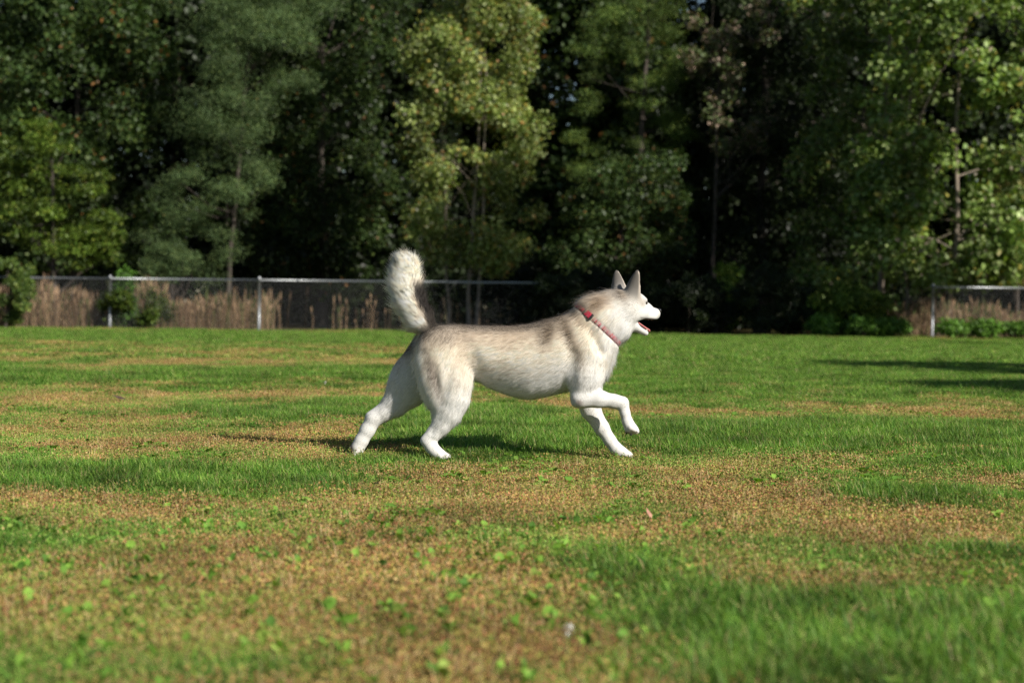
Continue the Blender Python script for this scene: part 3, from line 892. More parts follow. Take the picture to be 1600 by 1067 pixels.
def limb(pts, fy=1.0, k=0.02, fur=0.01, name='leg', lift=0.25, flow=None):
    """pts: (px, py, y, r in px [, fy])"""
    for p0, p1 in zip(pts[:-1], pts[1:]):
        a, b = P(*p0[:3]), P(*p1[:3])
        r1, r2 = p0[3] * PXM, p1[3] * PXM
        f = p0[4] if len(p0) > 4 else fy
        fn = cone_fn(a, b, r1, r2, f)
        R = max(r1, r2)
        merge(fn, np.minimum(a, b) - R, np.maximum(a, b) + R, k)
        prims.append((fn, unit(b - a) if flow is None else unit(flow), fur, name, lift))


def ell(c, r, k, fur, name, flow, lift=0.25, rot=None, sign=1):
    c, r = np.asarray(c, float), np.asarray(r, float)
    M = np.eye(3) if rot is None else np.asarray(rot)      # rows = local axes
    m = float(r.min())

    def fn(X, Y, Z):
        x, y, z = X - c[0], Y - c[1], Z - c[2]
        u = (M[0, 0] * x + M[0, 1] * y + M[0, 2] * z) / r[0]
        v = (M[1, 0] * x + M[1, 1] * y + M[1, 2] * z) / r[1]
        w = (M[2, 0] * x + M[2, 1] * y + M[2, 2] * z) / r[2]
        n = np.sqrt(u * u + v * v + w * w)
        g = np.sqrt((u / r[0]) ** 2 + (v / r[1]) ** 2 + (w / r[2]) ** 2) + 1e-6
        return n * (n - 1) / g
    R = float(r.max())
    (merge if sign > 0 else carve)(fn, c - R, c + R, k)
    if sign > 0:
        prims.append((fn, unit(flow), fur, name, lift))


# --- torso: stations of (px, top, bottom, half width in m)
TORSO = np.array([
    (647, 543, 551, .012), (652, 530, 575, .045), (662, 517, 590, .068), (680, 508.5, 598, .088), (705, 506.5, 597, .098),
    (730, 507.5, 594, .099), (748, 508.5, 597, .101), (770, 509, 609, .107), (800, 509, 620, .116), (826, 506, 625, .122),
    (850, 499.5, 621, .123), (875, 493.5, 615, .120), (900, 489.5, 609, .112), (922, 490, 601, .098), (940, 498, 595, .080),
    (951, 518, 586, .050), (957, 545, 562, .018)], float)
tx = (TORSO[:, 0] - 800) * PXM
ttop = -(TORSO[:, 1] - 533.5) * PXM
tbot = -(TORSO[:, 2] - 533.5) * PXM
thw = TORSO[:, 3]
fine = np.linspace(tx[0], tx[-1], 240)
smo = lambda a: np.convolve(np.pad(np.interp(fine, tx, a), 8, mode='edge'), np.hanning(17) / np.hanning(17).sum(), 'valid')
ftop, fbot, fhw = smo(ttop), smo(tbot), smo(thw)


def torso_fn(X, Y, Z):
    x = np.clip(X, fine[0], fine[-1])
    t, b, h = np.interp(x, fine, ftop), np.interp(x, fine, fbot), np.interp(x, fine, fhw)
    c, hz = (t + b) / 2, np.maximum((t - b) / 2, 0.004)
    # chest narrower at the keel and at the spine than at mid height
    v = (Z - c) / hz
    hh = np.maximum(h * (1.0 - 0.10 * np.clip(-v, 0, 1)), 0.004)
    n = np.sqrt((Y / hh) ** 2 + v * v)
    g = np.sqrt((Y / hh ** 2) ** 2 + (v / hz) ** 2) + 1e-6
    d = n * (n - 1) / g
    ex = np.maximum(np.abs(X - x), 0)
    return np.where(ex > 0, np.sqrt(np.maximum(d, 0) ** 2 + ex ** 2), d)


merge(torso_fn, (tx[0], -.13, tbot.min()), (tx[-1], .13, ttop.max()), 0.01)
prims.append((torso_fn, unit((-1, 0, -.35)), .023, 'torso', .22))

# --- neck and ruff
for (p0, p1) in (((916, 532, 0, 47), (937, 504, 0.004, 43)), ((937, 504, .004, 43), (960, 486, .012, 34))):
    limb([p0, p1], fy=.80, k=.035, fur=.034, name='neck', lift=.60, flow=(-.75, 0, -.75))
limb([(950, 512, -.030, 24), (967, 514, -.012, 19)], fy=.8, k=.03, fur=.026, name='cheek', flow=(-.6, -.2, -.8), lift=.35)
limb([(953, 512, .040, 24), (969, 514, .036, 19)], fy=.8, k=.03, fur=.026, name='cheek', flow=(-.6, .2, -.8), lift=.35)
ell(P(918, 484, 0), (.045, .060, .034), .03, .034, 'neck', (-.8, 0, -.3), .5)
# chest bulge below the throat
limb([(934, 540, 0, 25), (930, 572, 0, 23)], fy=1.2, k=.045, fur=.036, name='chest', flow=(-.2, 0, -1), lift=.6)

# --- head in its own frame: turned away from the camera, nose a little down
YAW, NOD = rad(24), rad(4)
HF = np.array((math.cos(YAW) * math.cos(NOD), math.sin(YAW) * math.cos(NOD), -math.sin(NOD)))
HL = np.array((-math.sin(YAW), math.cos(YAW), 0.0))
HU = np.cross(HF, HL)
HM = np.array((HF, HL, HU))
HC = P(981.5, 475, .012)


def H(f, l, u):
    return HC + HF * f + HL * l + HU * u


def hell(c, r, k, fur=.006, name='face', flow=None, sign=1, lift=.2):
    ell(H(*c), r, k, fur, name, -HF if flow is None else flow, lift, HM, sign)


def hcone(a, b, r1, r2, k, fl=1.0, fur=.005, name='face', sign=1):
    A, B = np.asarray(a, float), np.asarray(b, float)
    base = cone_fn(A, B, r1, r2, fl)

    def fn(X, Y, Z):
        x, y, z = X - HC[0], Y - HC[1], Z - HC[2]
        return base(HM[0, 0] * x + HM[0, 1] * y + HM[0, 2] * z,
                    HM[1, 0] * x + HM[1, 1] * y + HM[1, 2] * z,
                    HM[2, 0] * x + HM[2, 1] * y + HM[2, 2] * z)
    R = max(r1, r2) * max(1, fl)
    pa, pb = H(*a), H(*b)
    (merge if sign > 0 else carve)(fn, np.minimum(pa, pb) - R, np.maximum(pa, pb) + R, k)
    if sign > 0:
        prims.append((fn, -HF, fur, name, .2))


hell((-.006, 0, .002), (.072, .060, .055), .02, fur=.010, name='skull')
hell((.040, 0, .014), (.038, .043, .036), .02)
for s in (-1, 1):
    hell((.006, s * .034, -.030), (.050, .028, .046), .022, fur=.014, name='cheek', flow=-HF + HL * s * .4 - HU * .4)
    hell((.058, s * .025, .020), (.018, .015, .011), .012)               # brow
hcone((.045, 0, -.022), (.128, 0, -.0330), .0385, .0245, .018, fl=.92, name='muzzle')
hell((.132, 0, -.030), (.0175, .020, .0185), .012, name='muzzle')
hell((.074, 0, -.008), (.036, .030, .022), .016, name='muzzle')
for s in (-1, 1):
    hell((.046, s * .030, -.034), (.034, .020, .028), .018)
for s in (-1, 1):                                                           # flews
    hcone((.052, s * .021, -.045), (.118, s * .013, -.046), .0135, .012, .012, name='muzzle')
hcone((-.005, 0, -.078), (.034, 0, -.090), .034, .023, .014, fl=1.15, name='jaw')
hcone((.030, 0, -.090), (.092, 0, -.1165), .0205, .0120, .008, fl=1.3, name='jaw')
# mouth opening carved back between muzzle and jaw
hcone((.040, 0, -.0690), (.140, 0, -.0930), .0055, .0265, .004, fl=4.2, sign=-1)
for s in (-1, 1):                                                           # eye sockets
    hell((.076, s * .034, .0090), (.009, .007, .006), .008, sign=-1)

# ears: flattened cones, hollowed from the front
EAR = {}
for s in (-1, 1):
    base, tip = np.array((-.014 if s < 0 else -.030, s * .036, .036)), np.array((.004 if s < 0 else -.030, s * .064, .136))
    upv = unit(tip - base)
    fz = (.84, .54, 0) if s < 0 else (.70, .71, 0)
    fwd = unit(np.array(fz) - upv * float(np.dot(fz, upv)))
    sid = np.cross(upv, fwd)
    M = np.array((sid, fwd, upv)) @ HM                     # world rows
    bw = H(*base)
    hgt = float(np.linalg.norm(tip - base))

    def ear_fn(X, Y, Z, M=M, bw=bw, hgt=hgt):
        x, y, z = X - bw[0], Y - bw[1], Z - bw[2]
        a = M[0, 0] * x + M[0, 1] * y + M[0, 2] * z
        b = M[1, 0] * x + M[1, 1] * y + M[1, 2] * z
        c = M[2, 0] * x + M[2, 1] * y + M[2, 2] * z
        t = np.clip(c / hgt, -.15, 1)
        w = .0345 * np.clip(1 - t, 0, 1.15) ** .68 * (1 - .12 * t) + .003
        th = .0115 - .005 * np.clip(t, 0, 1)
        # a cupped sheet: the middle bends back
        b2 = b - (np.abs(a / .03) ** 2) * .013 + .006
        dx = np.maximum(np.abs(a) - w, 0)
        dc = np.maximum(c - hgt, 0) + np.maximum(-.15 * hgt - c, 0)
        return np.sqrt(dx * dx + b2 * b2 + dc * dc) - th * np.clip(1.15 - (np.abs(a) / (w + .006)) * .45, .45, 1)
    merge(ear_fn, bw - .12, bw + .13, .013)
    prims.append((ear_fn, unit(M[2]), .007, 'ear', .15))
    EAR[s] = (M, bw, hgt)

# --- near hind leg (right), planted
limb([(690, 550, -.046, 41, .62), (697, 600, -.066, 40.5, .60), (701, 625, -.074, 31, .66), (698, 647, -.076, 21.5, .75),
      (689, 665, -.077, 14.5, .85)], k=.022, fur=.021, name='thigh', lift=.22, flow=(-.35, 0, -1))
limb([(689, 665, -.077, 13.5, .9), (678, 678, -.077, 10.4, .9), (667.5, 689, -.077, 8.8)], k=.018, fur=.012, name='shank', lift=.4)
limb([(667.5, 689, -.077, 9.0), (675.5, 700, -.078, 9.2), (684.5, 709, -.078, 8.6), (698, 714.5, -.079, 6.8)], k=.016, fur=.009, name='foot', lift=.4)
limb([(662, 565, -.05, 14), (680, 622, -.07, 13)], k=.03, fur=.042, name='thigh', lift=.9, flow=(-.7, 0, -.7))
# --- far hind leg (left), trailing
limb([(678, 550, .046, 38, .62), (647, 592, .066, 36, .6), (636, 607, .072, 31, .66), (617, 631, .074, 20, .75),
      (600, 645, .075, 13, .9)], k=.022, fur=.021, name='thigh', lift=.22, flow=(-.6, 0, -.8))
limb([(600, 645, .075, 12.5), (583, 654, .076, 10.5)], k=.022, fur=.011, name='shank', lift=.4)
limb([(584, 655, .076, 11.8), (574, 672, .077, 10.6), (564.5, 689, .077, 9.6), (557.5, 702, .077, 9.0), (552, 714, .077, 7.0)],
     k=.022, fur=.009, name='foot', lift=.4)
limb([(662.5, 687, -.077, 5.2), (673, 672, -.077, 5.0)], k=.008, fur=.008, name='shank')
limb([(577.5, 650, .076, 6.5), (596, 636, .075, 6)], k=.008, fur=.008, name='shank')
# --- near foreleg (right), lifted
limb([(917, 552, -.056, 36, .75), (914, 590, -.072, 27, .75), (909, 618, -.080, 17, .85)], k=.03, fur=.018, name='shoulder',
     lift=.25, flow=(-.3, 0, -1))
limb([(907, 623, -.082, 14.5), (936, 623, -.085, 13.2), (960, 627, -.087, 10.4), (971, 629.5, -.087, 10.3)], k=.014, fur=.011, name='forearm', lift=.4)
limb([(899.5, 628.5, -.083, 6.5), (909, 622, -.082, 8)], k=.012, fur=.010, name='forearm')
limb([(972.5, 630.5, -.087, 10.2), (976.5, 645, -.088, 7.6), (980.5, 659, -.088, 8.0), (985, 668, -.088, 9.2), (991, 671.5, -.088, 7)],
     k=.010, fur=.009, name='foot', lift=.4)
# --- far foreleg (left), reaching to the ground
limb([(915, 566, .056, 34, .75), (917, 612, .072, 22, .8), (923, 640, .078, 16, .9)], k=.03, fur=.014, name='shoulder',
     lift=.2, flow=(0, 0, -1))
limb([(923, 640, .078, 15), (940, 668, .080, 11.5), (953, 688, .082, 9.6)], k=.014, fur=.011, name='forearm', lift=.4)
limb([(953, 688, .082, 9.6), (962, 700, .083, 9.4), (970, 706, .083, 9), (982, 711, .084, 6.6)], k=.010, fur=.009, name='foot', lift=.4)
# creases: between the thigh muscles, and behind the shoulder
def groove(p0, p1, r1, r2, k):
    a, b = P(*p0), P(*p1)
    carve(cone_fn(a, b, r1, r2), np.minimum(a, b) - max(r1, r2), np.maximum(a, b) + max(r1, r2), k)
groove((705, 578, -.146), (690, 624, -.147), .019, .020, .022)
groove((679, 574, -.134), (687, 632, -.143), .013, .015, .018)
groove((894, 552, -.141), (889, 608, -.132), .020, .022, .03)
groove((738, 545, -.131), (743, 590, -.124), .024, .024, .035)
groove((924, 508, -.118), (938, 548, -.112), .014, .016, .03)
groove((916, 633, -.133), (962, 636, -.127), .013, .010, .012)
groove((686, 646, -.134), (674, 676, -.112), .012, .009, .014)
# toes
CLAWS = []
for (px, py, y, dx, dz) in ((699, 714.5, -.079, 1, 0), (551.5, 717, .077, -.2, -1), (993, 672.5, -.088, 1, -.6), (984, 711.5, .084, 1, -.3)):
    for q, (oy, ox) in enumerate(((-.021, -3.5), (-.0075, 1.0), (.0075, 1.0), (.021, -3.5))):
        hx, hz = unit((dx, dz))
        limb([(px + (ox - 6) * hx, py - (ox - 6) * hz * -1 * -1, y + oy, 4.2), (px + (ox + 1.5) * hx, py - (ox + 1.5) * hz, y + oy, 3.9)],
             k=.005, fur=.004, name='toe')
        CLAWS.append((P(px + (ox + 4.6) * hx, py - (ox + 4.6) * hz, y + oy), np.array((hx, 0, hz))))
# --- tail, raised, curling at the tip
limb([(672, 519, 0, 15), (655, 499, 0, 17), (641, 473, 0, 18)], k=.015, fur=.042, name='tail', lift=.75, flow=(-.75, 0, .65))
limb([(641, 473, 0, 18), (633.5, 447, -.004, 17), (632.5, 427, -.012, 15.5)], k=.015, fur=.048, name='tail', lift=.85, flow=(-.60, 0, .80))
limb([(632.5, 427, -.012, 15.5), (634.5, 415, -.024, 14.5), (631, 409, -.042, 11)], k=.015, fur=.030, name='tail', lift=.75, flow=(-.45, -.55, .45))


# ---------------------------------------------------------------- surface nets
def surface_nets(v):
    s = v < 0
    nx, ny, nz = v.shape
    cnt = np.zeros((nx - 1, ny - 1, nz - 1), np.int8)
    for i in (0, 1):
        for j in (0, 1):
            for k in (0, 1):
                cnt += s[i:nx - 1 + i, j:ny - 1 + j, k:nz - 1 + k]
    I, J, K = np.nonzero((cnt > 0) & (cnt < 8))
    idx = np.full(cnt.shape, -1, np.int32)
    idx[I, J, K] = np.arange(len(I))
    acc = np.zeros((len(I), 3)); num = np.zeros(len(I))
    for ax in range(3):
        o1, o2 = [a for a in range(3) if a != ax]
        for u in (0, 1):
            for w in (0, 1):
                c0 = [0, 0, 0]; c0[o1] = u; c0[o2] = w
                c1 = list(c0); c1[ax] = 1
                a = v[I + c0[0], J + c0[1], K + c0[2]]
                b = v[I + c1[0], J + c1[1], K + c1[2]]
                m = (a < 0) != (b < 0)
                t = np.where(m, a / np.where(m, a - b, 1), 0)
                pt = np.zeros((len(I), 3)); pt[:, o1] = u; pt[:, o2] = w; pt[:, ax] = t
                acc[m] += pt[m]; num[m] += 1
    V = acc / np.maximum(num, 1)[:, None] + np.stack([I, J, K], -1)
    quads = []
    for ax in range(3):
        o1, o2 = [(1, 2), (2, 0), (0, 1)][ax]
        sl0 = [slice(None)] * 3; sl1 = [slice(None)] * 3
        sl0[ax] = slice(0, -1); sl1[ax] = slice(1, None)
        a, b = s[tuple(sl0)], s[tuple(sl1)]
        E = np.stack(np.nonzero(a != b), -1)
        ok = (E[:, o1] > 0) & (E[:, o2] > 0) & (E[:, o1] < v.shape[o1] - 1) & (E[:, o2] < v.shape[o2] - 1)
        E = E[ok]
        flip = a[E[:, 0], E[:, 1], E[:, 2]]
        q = []
        for (u, w) in ((-1, -1), (0, -1), (0, 0), (-1, 0)):
            C = E.copy(); C[:, o1] += u; C[:, o2] += w
            q.append(idx[C[:, 0], C[:, 1], C[:, 2]])
        Q = np.stack(q, -1)
        Q[~flip] = Q[~flip][:, ::-1]
        quads.append(Q)
    Q = np.concatenate(quads)
    return V, Q[(Q >= 0).all(1)]


DV, DQ = surface_nets(vals)
DV = G0 + DV * VOX
# keep the largest connected piece, relax slightly
ed = np.concatenate([DQ[:, [0, 1]], DQ[:, [1, 2]], DQ[:, [2, 3]], DQ[:, [3, 0]]])
comp = np.arange(len(DV))
for _ in range(400):
    m = np.minimum(comp[ed[:, 0]], comp[ed[:, 1]])
    c2 = comp.copy()
    np.minimum.at(c2, ed[:, 0], m); np.minimum.at(c2, ed[:, 1], m)
    c2 = c2[c2]
    if (c2 == comp).all():
        break
    comp = c2
big = np.bincount(comp).argmax()
keep = comp == big
remap = np.cumsum(keep) - 1
DQ = remap[DQ[keep[DQ].all(1)]]
DV = DV[keep]
ed = np.concatenate([DQ[:, [0, 1]], DQ[:, [1, 2]], DQ[:, [2, 3]], DQ[:, [3, 0]]])
for lam in (.5, -.52, .5, -.52, .5):
    acc = np.zeros_like(DV); num = np.zeros(len(DV))
    for c in range(3):
        acc[:, c] = np.bincount(ed[:, 0], DV[ed[:, 1], c], len(DV)) + np.bincount(ed[:, 1], DV[ed[:, 0], c], len(DV))
    num = np.bincount(ed[:, 0], minlength=len(DV)) + np.bincount(ed[:, 1], minlength=len(DV))
    DV = DV + lam * (acc / np.maximum(num, 1)[:, None] - DV)
fnrm = np.cross(DV[DQ[:, 2]] - DV[DQ[:, 0]], DV[DQ[:, 3]] - DV[DQ[:, 1]])
DN = np.zeros_like(DV)
for c in range(4):
    for a in range(3):
        DN[:, a] += np.bincount(DQ[:, c], fnrm[:, a], len(DV))
DN = unit(DN)

# ---------------------------------------------------------------- per-vertex region weights, flow, fur length, colour
Dm = np.stack([p[0](DV[:, 0], DV[:, 1], DV[:, 2]) for p in prims], -1)
Wt = np.exp(-(Dm - Dm.min(1, keepdims=True)) / .012)
Wt /= Wt.sum(1, keepdims=True)
flow = Wt @ np.array([p[1] for p in prims])
flen = Wt @ np.array([p[2] for p in prims])
flift = Wt @ np.array([p[4] for p in prims])
names = np.array([p[3] for p in prims])


def region(*nm):
    return Wt[:, np.isin(names, nm)].sum(1)


vpx = 800 + DV[:, 0] * F / (D_DOG + DV[:, 1])
vpy = 533.5 - DV[:, 2] * F / (D_DOG + DV[:, 1])
hf = (DV - HC) @ HF; hl = (DV - HC) @ HL; hu = (DV - HC) @ HU
rngd = np.random.default_rng(5)


def sstep(a, b, x):
    t = np.clip((x - a) / (b - a), 0, 1)
    return t * t * (3 - 2 * t)


WHITE = np.array((.655, .642, .62)); CREAM = np.array((.68, .605, .50)); TAN = np.array((.35, .255, .17))
GREY = np.array((.165, .138, .115)); DARK = np.array((.035, .03, .027)); PINK = np.array((.62, .33, .28))
dcol = np.tile(WHITE, (len(DV), 1))


def paint(color, w):
    global dcol
    w = np.clip(w, 0, 1)[:, None]
    dcol = dcol * (1 - w) + np.asarray(color) * w


def blob(px, py, rx, ry, ang=0.0):
    c, s = math.cos(rad(ang)), math.sin(rad(ang))
    dx, dy = vpx - px, vpy - py
    u = (dx * c + dy * s) / rx; w = (-dx * s + dy * c) / ry
    return np.exp(-(u * u + w * w))


topl = np.interp(vpx, TORSO[:, 0], TORSO[:, 1])
below = vpy - topl                                   # px below the back line
trunk = region('torso', 'neck', 'thigh', 'shoulder', 'chest')
paint(CREAM, trunk * sstep(105, 45, below) * sstep(985, 915, vpx) * sstep(640, 665, vpx) * .95)
paint(CREAM * .95, region('thigh') * .4 * sstep(640, 600, vpy) * (DV[:, 1] < 0))
paint(TAN, trunk * sstep(46, 10, below) * sstep(930, 880, vpx) * .48)
paint(GREY, trunk * sstep(17, 0, below) * sstep(905, 850, vpx) * .9)
paint(TAN * .46, blob(857, 521, 13, 25, 8) * .9)
paint(TAN * .46, blob(889, 521, 9, 30, -22) * .9)
paint(TAN * .8, blob(906, 556, 8, 30, -10) * .35)
paint(TAN * .8, blob(922, 512, 6, 26, -50) * .45)
paint(GREY, blob(838, 507, 26, 9) * .5)
paint(TAN, blob(800, 530, 40, 30) * .25)
paint(GREY * 1.25, blob(700, 525, 34, 16) * .55)
paint(GREY * 1.3, (DV[:, 1] < .02) * blob(677, 585, 10, 42, -17) * .9)
paint(TAN, blob(725, 560, 18, 40) * .30)
paint(GREY * 1.6, blob(800, 580, 60, 16, 6) * .22)
paint(WHITE, blob(653, 580, 9, 50) * .9)
# neck and nape
nk = region('neck')
paint(TAN * .95, nk * blob(936, 474, 30, 17, -32) * .95)
paint(GREY * .9, nk * blob(910, 480, 14, 9, -40) * .55)
paint(CREAM * .92, nk * blob(950, 500, 22, 20) * .6)
paint(GREY * 1.6, blob(968, 502, 7, 20) * .28)
# head pattern
hd = region('skull', 'face', 'muzzle', 'jaw', 'cheek', 'ear')
paint(WHITE, region('face', 'muzzle', 'jaw', 'cheek'))
paint(CREAM * .9, region('skull', 'face') * sstep(.05, .0, hf) * .8)
paint(TAN * .5, region('skull', 'neck') * np.exp(-((hf + .045) / .022) ** 2 - ((hu - .035) / .035) ** 2) * .9)
paint(GREY * .95, region('skull') * sstep(.02, .05, hu) * sstep(.075, .03, hf) * .75)
paint(TAN * .9, np.exp(-((hf - .045) / .02) ** 2 - ((hu - .004) / .018) ** 2) * hd * .45)
paint(TAN * .75, region('skull', 'face') * sstep(.0, .03, hu) * sstep(.06, .02, hf) * .6)
paint(GREY * .45, region('ear') * .92)  # grey ears, darkened further: the shade on their backs is in the colour
for s in (-1, 1):
    M, bw, hgt = EAR[s]
    q = (DV - bw) @ M.T
    mine = (np.sign(hl) == s) * (np.linalg.norm(q, axis=1) < .16)
    inner = sstep(.0, .006, q[:, 1] - (np.abs(q[:, 0] / .03) ** 2) * .013 + .006) * region('ear') * (q[:, 2] > .01) * mine
    paint(np.array((.50, .40, .33)), inner * .8)
    paint(np.array((.58, .50, .42)), mine * region('ear') * sstep(.80, 1.0, np.abs(q[:, 0]) / (.040 * np.sqrt(np.clip(1 - q[:, 2] / hgt, .02, 1.15)) * (1 - .12 * q[:, 2] / hgt) + .003)) * .7)
# mouth lining and lips
paint(np.array((.05, .022, .02)), sstep(.034, .046, hf) * sstep(-.052, -.058, hu) * sstep(-.108, -.098, hu + .3 * (hf - .08)) * hd
      * (np.abs(hl) < .034) * (((DN @ HU) < -.35) | ((DN @ HU) > .35)))
paint(DARK, np.exp(-((hf - .068) / .012) ** 2 - ((np.abs(hl) - .032) / .009) ** 2 - ((hu - .0085) / .0045) ** 2) * hd * .6)
paint(GREY * 1.3, hd * np.exp(-((hf - .05) / .016) ** 2 - ((np.abs(hl) - .034) / .012) ** 2 - ((hu - .018) / .010) ** 2) * .6)
paint(DARK * 2, hd * np.exp(-((hu + .0565) / .0035) ** 2) * sstep(.03, .04, hf) * (np.abs(hl) > .008) * .7)
paint(GREY, hd * sstep(.125, .145, hf) * np.exp(-((hu + .035) / .012) ** 2) * .25)
# tail
tl = region('tail')
paint(np.array((.65, .59, .50)), tl)
paint(CREAM * .9, tl * blob(640, 425, 10, 16) * .7)
tc = np.interp(vpy, [400, 412, 444, 470, 496, 520], [634, 636, 635, 643, 657, 674])
paint(TAN * .8, tl * sstep(0, 8, vpx - tc) * sstep(455, 485, vpy) * .8)
paint(DARK, tl * sstep(4, 9, vpx - tc) * sstep(440, 465, vpy) * .98)
paint(DARK * 2, np.exp(-((vpx - 679) / 7) ** 2 - ((vpy - 507) / 6) ** 2) * (trunk + tl) * .85)
paint(GREY, blob(668, 522, 9, 9) * .65)
# feet: pads and small marks
paint(DARK, region('foot', 'toe') * blob(547, 704, 6.5, 12, -18) * 1.5)
paint(np.array((.25, .19, .17)), blob(905, 629, 5, 4, 25) * (DV[:, 1] < 0) * .85)
paint(np.array((.30, .22, .2)), blob(981, 677, 5, 2.5) * (DV[:, 1] < 0) * .9)
paint(np.array((.52, .42, .38)), region('toe') * .35)
# faint ticking on the lower legs
kt = rngd.normal(0, 1, (30, 3)) * 260; pt_ = rngd.uniform(0, 6.28, 30)
tick = np.cos(DV @ kt.T + pt_).sum(1) / 5.5
paint(np.array((.36, .31, .29)), region('foot', 'shank', 'forearm', 'toe') * sstep(.9, 2.2, tick) * .35)
dcol *= (1 - .10 * region('face', 'muzzle', 'jaw'))[:, None]
# soft mottling of the coat
ph = rngd.uniform(0, 6.28, (40,)); kv = rngd.normal(0, 1, (40, 3)) * 55
mott = np.cos(DV @ kv.T + ph).mean(1) * 2.0
dcol = np.clip(.99 * dcol * (1 + .06 * mott * (.3 + trunk))[:, None], .01, .86)

# collar gap: fur lies flat under the band
CA, CB = P(909, 484, 0), P(963, 533, 0)              # the band runs from nape to throat
cdir = unit(CB - CA)
cnor = unit(np.array((cdir[2], 0, -cdir[0])))        # axis of the neck
if cnor[0] < 0: cnor = -cnor
coff = (DV - (CA + CB) / 2) @ cnor
band = np.exp(-(coff / .0115) ** 4) * region('neck', 'torso', 'chest', 'cheek', 'shoulder') * (np.linalg.norm(DV - (CA + CB) / 2, axis=1) < .17)
DV = DV - DN * (.010 * band)[:, None]
flen *= 1 - .85 * band * np.exp(-(coff / .0085) ** 4)

to_world = lambda v: CN + (np.stack([v[..., 0], v[..., 2], -(D_DOG + v[..., 1])], -1) @ RN.T)
rot_world = lambda v: np.stack([v[..., 0], v[..., 2], -v[..., 1]], -1) @ RN.T
DOG_BASE = np.array((*to_world(P(800, 700, 0))[:2], 0.0))
m_skin = attr_material('dog_coat_skin', .85, .15)
me = new_mesh('dog', to_world(DV) - DOG_BASE, DQ, m_skin, dcol * (1 - .10 * np.clip(flen / .02, 0, 1))[:, None], True)
dog = mesh_obj('dog', me, None, DOG_BASE)
tag(dog, 'cream and white husky dog trotting across the lawn, tail raised and mouth open', 'dog')

# ---------------------------------------------------------------- fur: fine tapered strands, combed along the body
NF = 160000
tri = np.concatenate([DQ[:, [0, 1, 2]], DQ[:, [0, 2, 3]]])
ar = np.linalg.norm(np.cross(DV[tri[:, 1]] - DV[tri[:, 0]], DV[tri[:, 2]] - DV[tri[:, 0]]), axis=1)
dens = ar * (1 + 2.6 * tl[tri[:, 0]])
inm = (hd * sstep(.045, .06, hf) * (hu < -.05) * (np.abs(hl) < .03))[tri[:, 0]]
dens = dens * np.where(dcol[tri[:, 0]].max(1) < .06, np.where(tl[tri[:, 0]] > .3, 1, .0), 1) * (1 - .9 * np.clip(inm, 0, 1))
pick = rngd.choice(len(tri), NF, p=dens / dens.sum())
r1, r2 = rngd.random(NF), rngd.random(NF)
sw = r1 + r2 > 1
r1[sw], r2[sw] = 1 - r1[sw], 1 - r2[sw]
bw_ = np.stack([1 - r1 - r2, r1, r2], -1)
it = lambda a: (a[tri[pick]] * (bw_[..., None] if a.ndim == 2 else bw_)).sum(1)
fp, fn_, ff, fl_, fli, fc = it(DV), unit(it(DN)), it(flow), it(flen), it(flift), it(dcol)
ftl = it(tl)
# clumps: strands share a direction offset with their neighbours
kv2 = rngd.normal(0, 1, (3, 24, 3)) * 90; ph2 = rngd.uniform(0, 6.28, (3, 24))
clump = np.stack([np.cos(fp @ kv2[i].T + ph2[i]).sum(1) / 5 for i in range(3)], -1)
ff = unit(ff) + .17 * clump + rngd.normal(0, .09, (NF, 3))
ft = unit(ff - (ff * fn_).sum(1, keepdims=True) * fn_)
lift = np.clip(fli * rngd.uniform(.5, 1.3, NF) * np.where(ftl > .4, 1.0, .45), .03, 1.2)[:, None]
guard = ((rngd.random(NF) < .13) & (fl_ > .014))[:, None]      # long loose guard hairs
lift = lift + np.where(guard, rngd.uniform(.15, .55, (NF, 1)), 0)
ln = (fl_ * rngd.uniform(.6, 1.2, NF))[:, None] * np.where(guard, 1.45, 1.0)
d1 = unit(ft + fn_ * (lift + .10))
d2 = unit(ft + fn_ * lift * .6)
p0 = fp - fn_ * .0012
p1 = p0 + d1 * ln * .5
p2 = p1 + d2 * ln * .5
roll = rngd.normal(0, .3, NF)[:, None]
side = unit(np.cross(d1, fn_))
side = side * np.cos(roll) + np.cross(d1, side) * np.sin(roll)
wd = (np.clip(.0012 + .015 * fl_, .0012, .0019) * rngd.uniform(.7, 1.2, NF))[:, None] * .5
FV = np.stack([p0 - side * wd, p0 + side * wd, p1 + side * wd * .8, p1 - side * wd * .8, p2], 1)
kv3 = rngd.normal(0, 1, (28, 3)) * np.array((75, 170, 210)); ph3 = rngd.uniform(0, 6.28, 28)
tuft = (np.cos(fp @ kv3.T + ph3).sum(1) / 3.75)[:, None] * np.clip(fl_[:, None] / .02, 0, 1)
strand_gain = (1 + .10 * tuft) * (1.02 + .58 * np.clip((fl_[:, None] - .010) / .012, 0, 1) * np.clip((fc.mean(1, keepdims=True) - .20) / .26, 0.05, 1)) * rngd.normal(1, .05, (NF, 1)) * (1 + .06 * clump[:, :1])  # besides random tone, long pale strands are lightened to offset shade between strands
c0 = fc * strand_gain * .93
ctip = fc * strand_gain * 1.05
band_dark = (fc.mean(1, keepdims=True) < .30) & (rngd.random((NF, 1)) < .35)
ctip = np.where(band_dark, ctip * .45, ctip)
FC = np.stack([c0, c0, fc * strand_gain, fc * strand_gain, ctip], 1)
base = np.arange(NF)[:, None] * 5
FQ = (base + np.array([[0, 1, 2, 3]]))
FT = (base + np.array([[3, 2, 4]]))
Nn = np.stack([fn_, fn_, unit(fn_ + .25 * ft), unit(fn_ + .25 * ft), unit(fn_ + .3 * ft)], 1)
m_fur, nt, out = material('dog_fur')
fa = nt.nodes.new('ShaderNodeAttribute'); fa.attribute_name = 'Col'
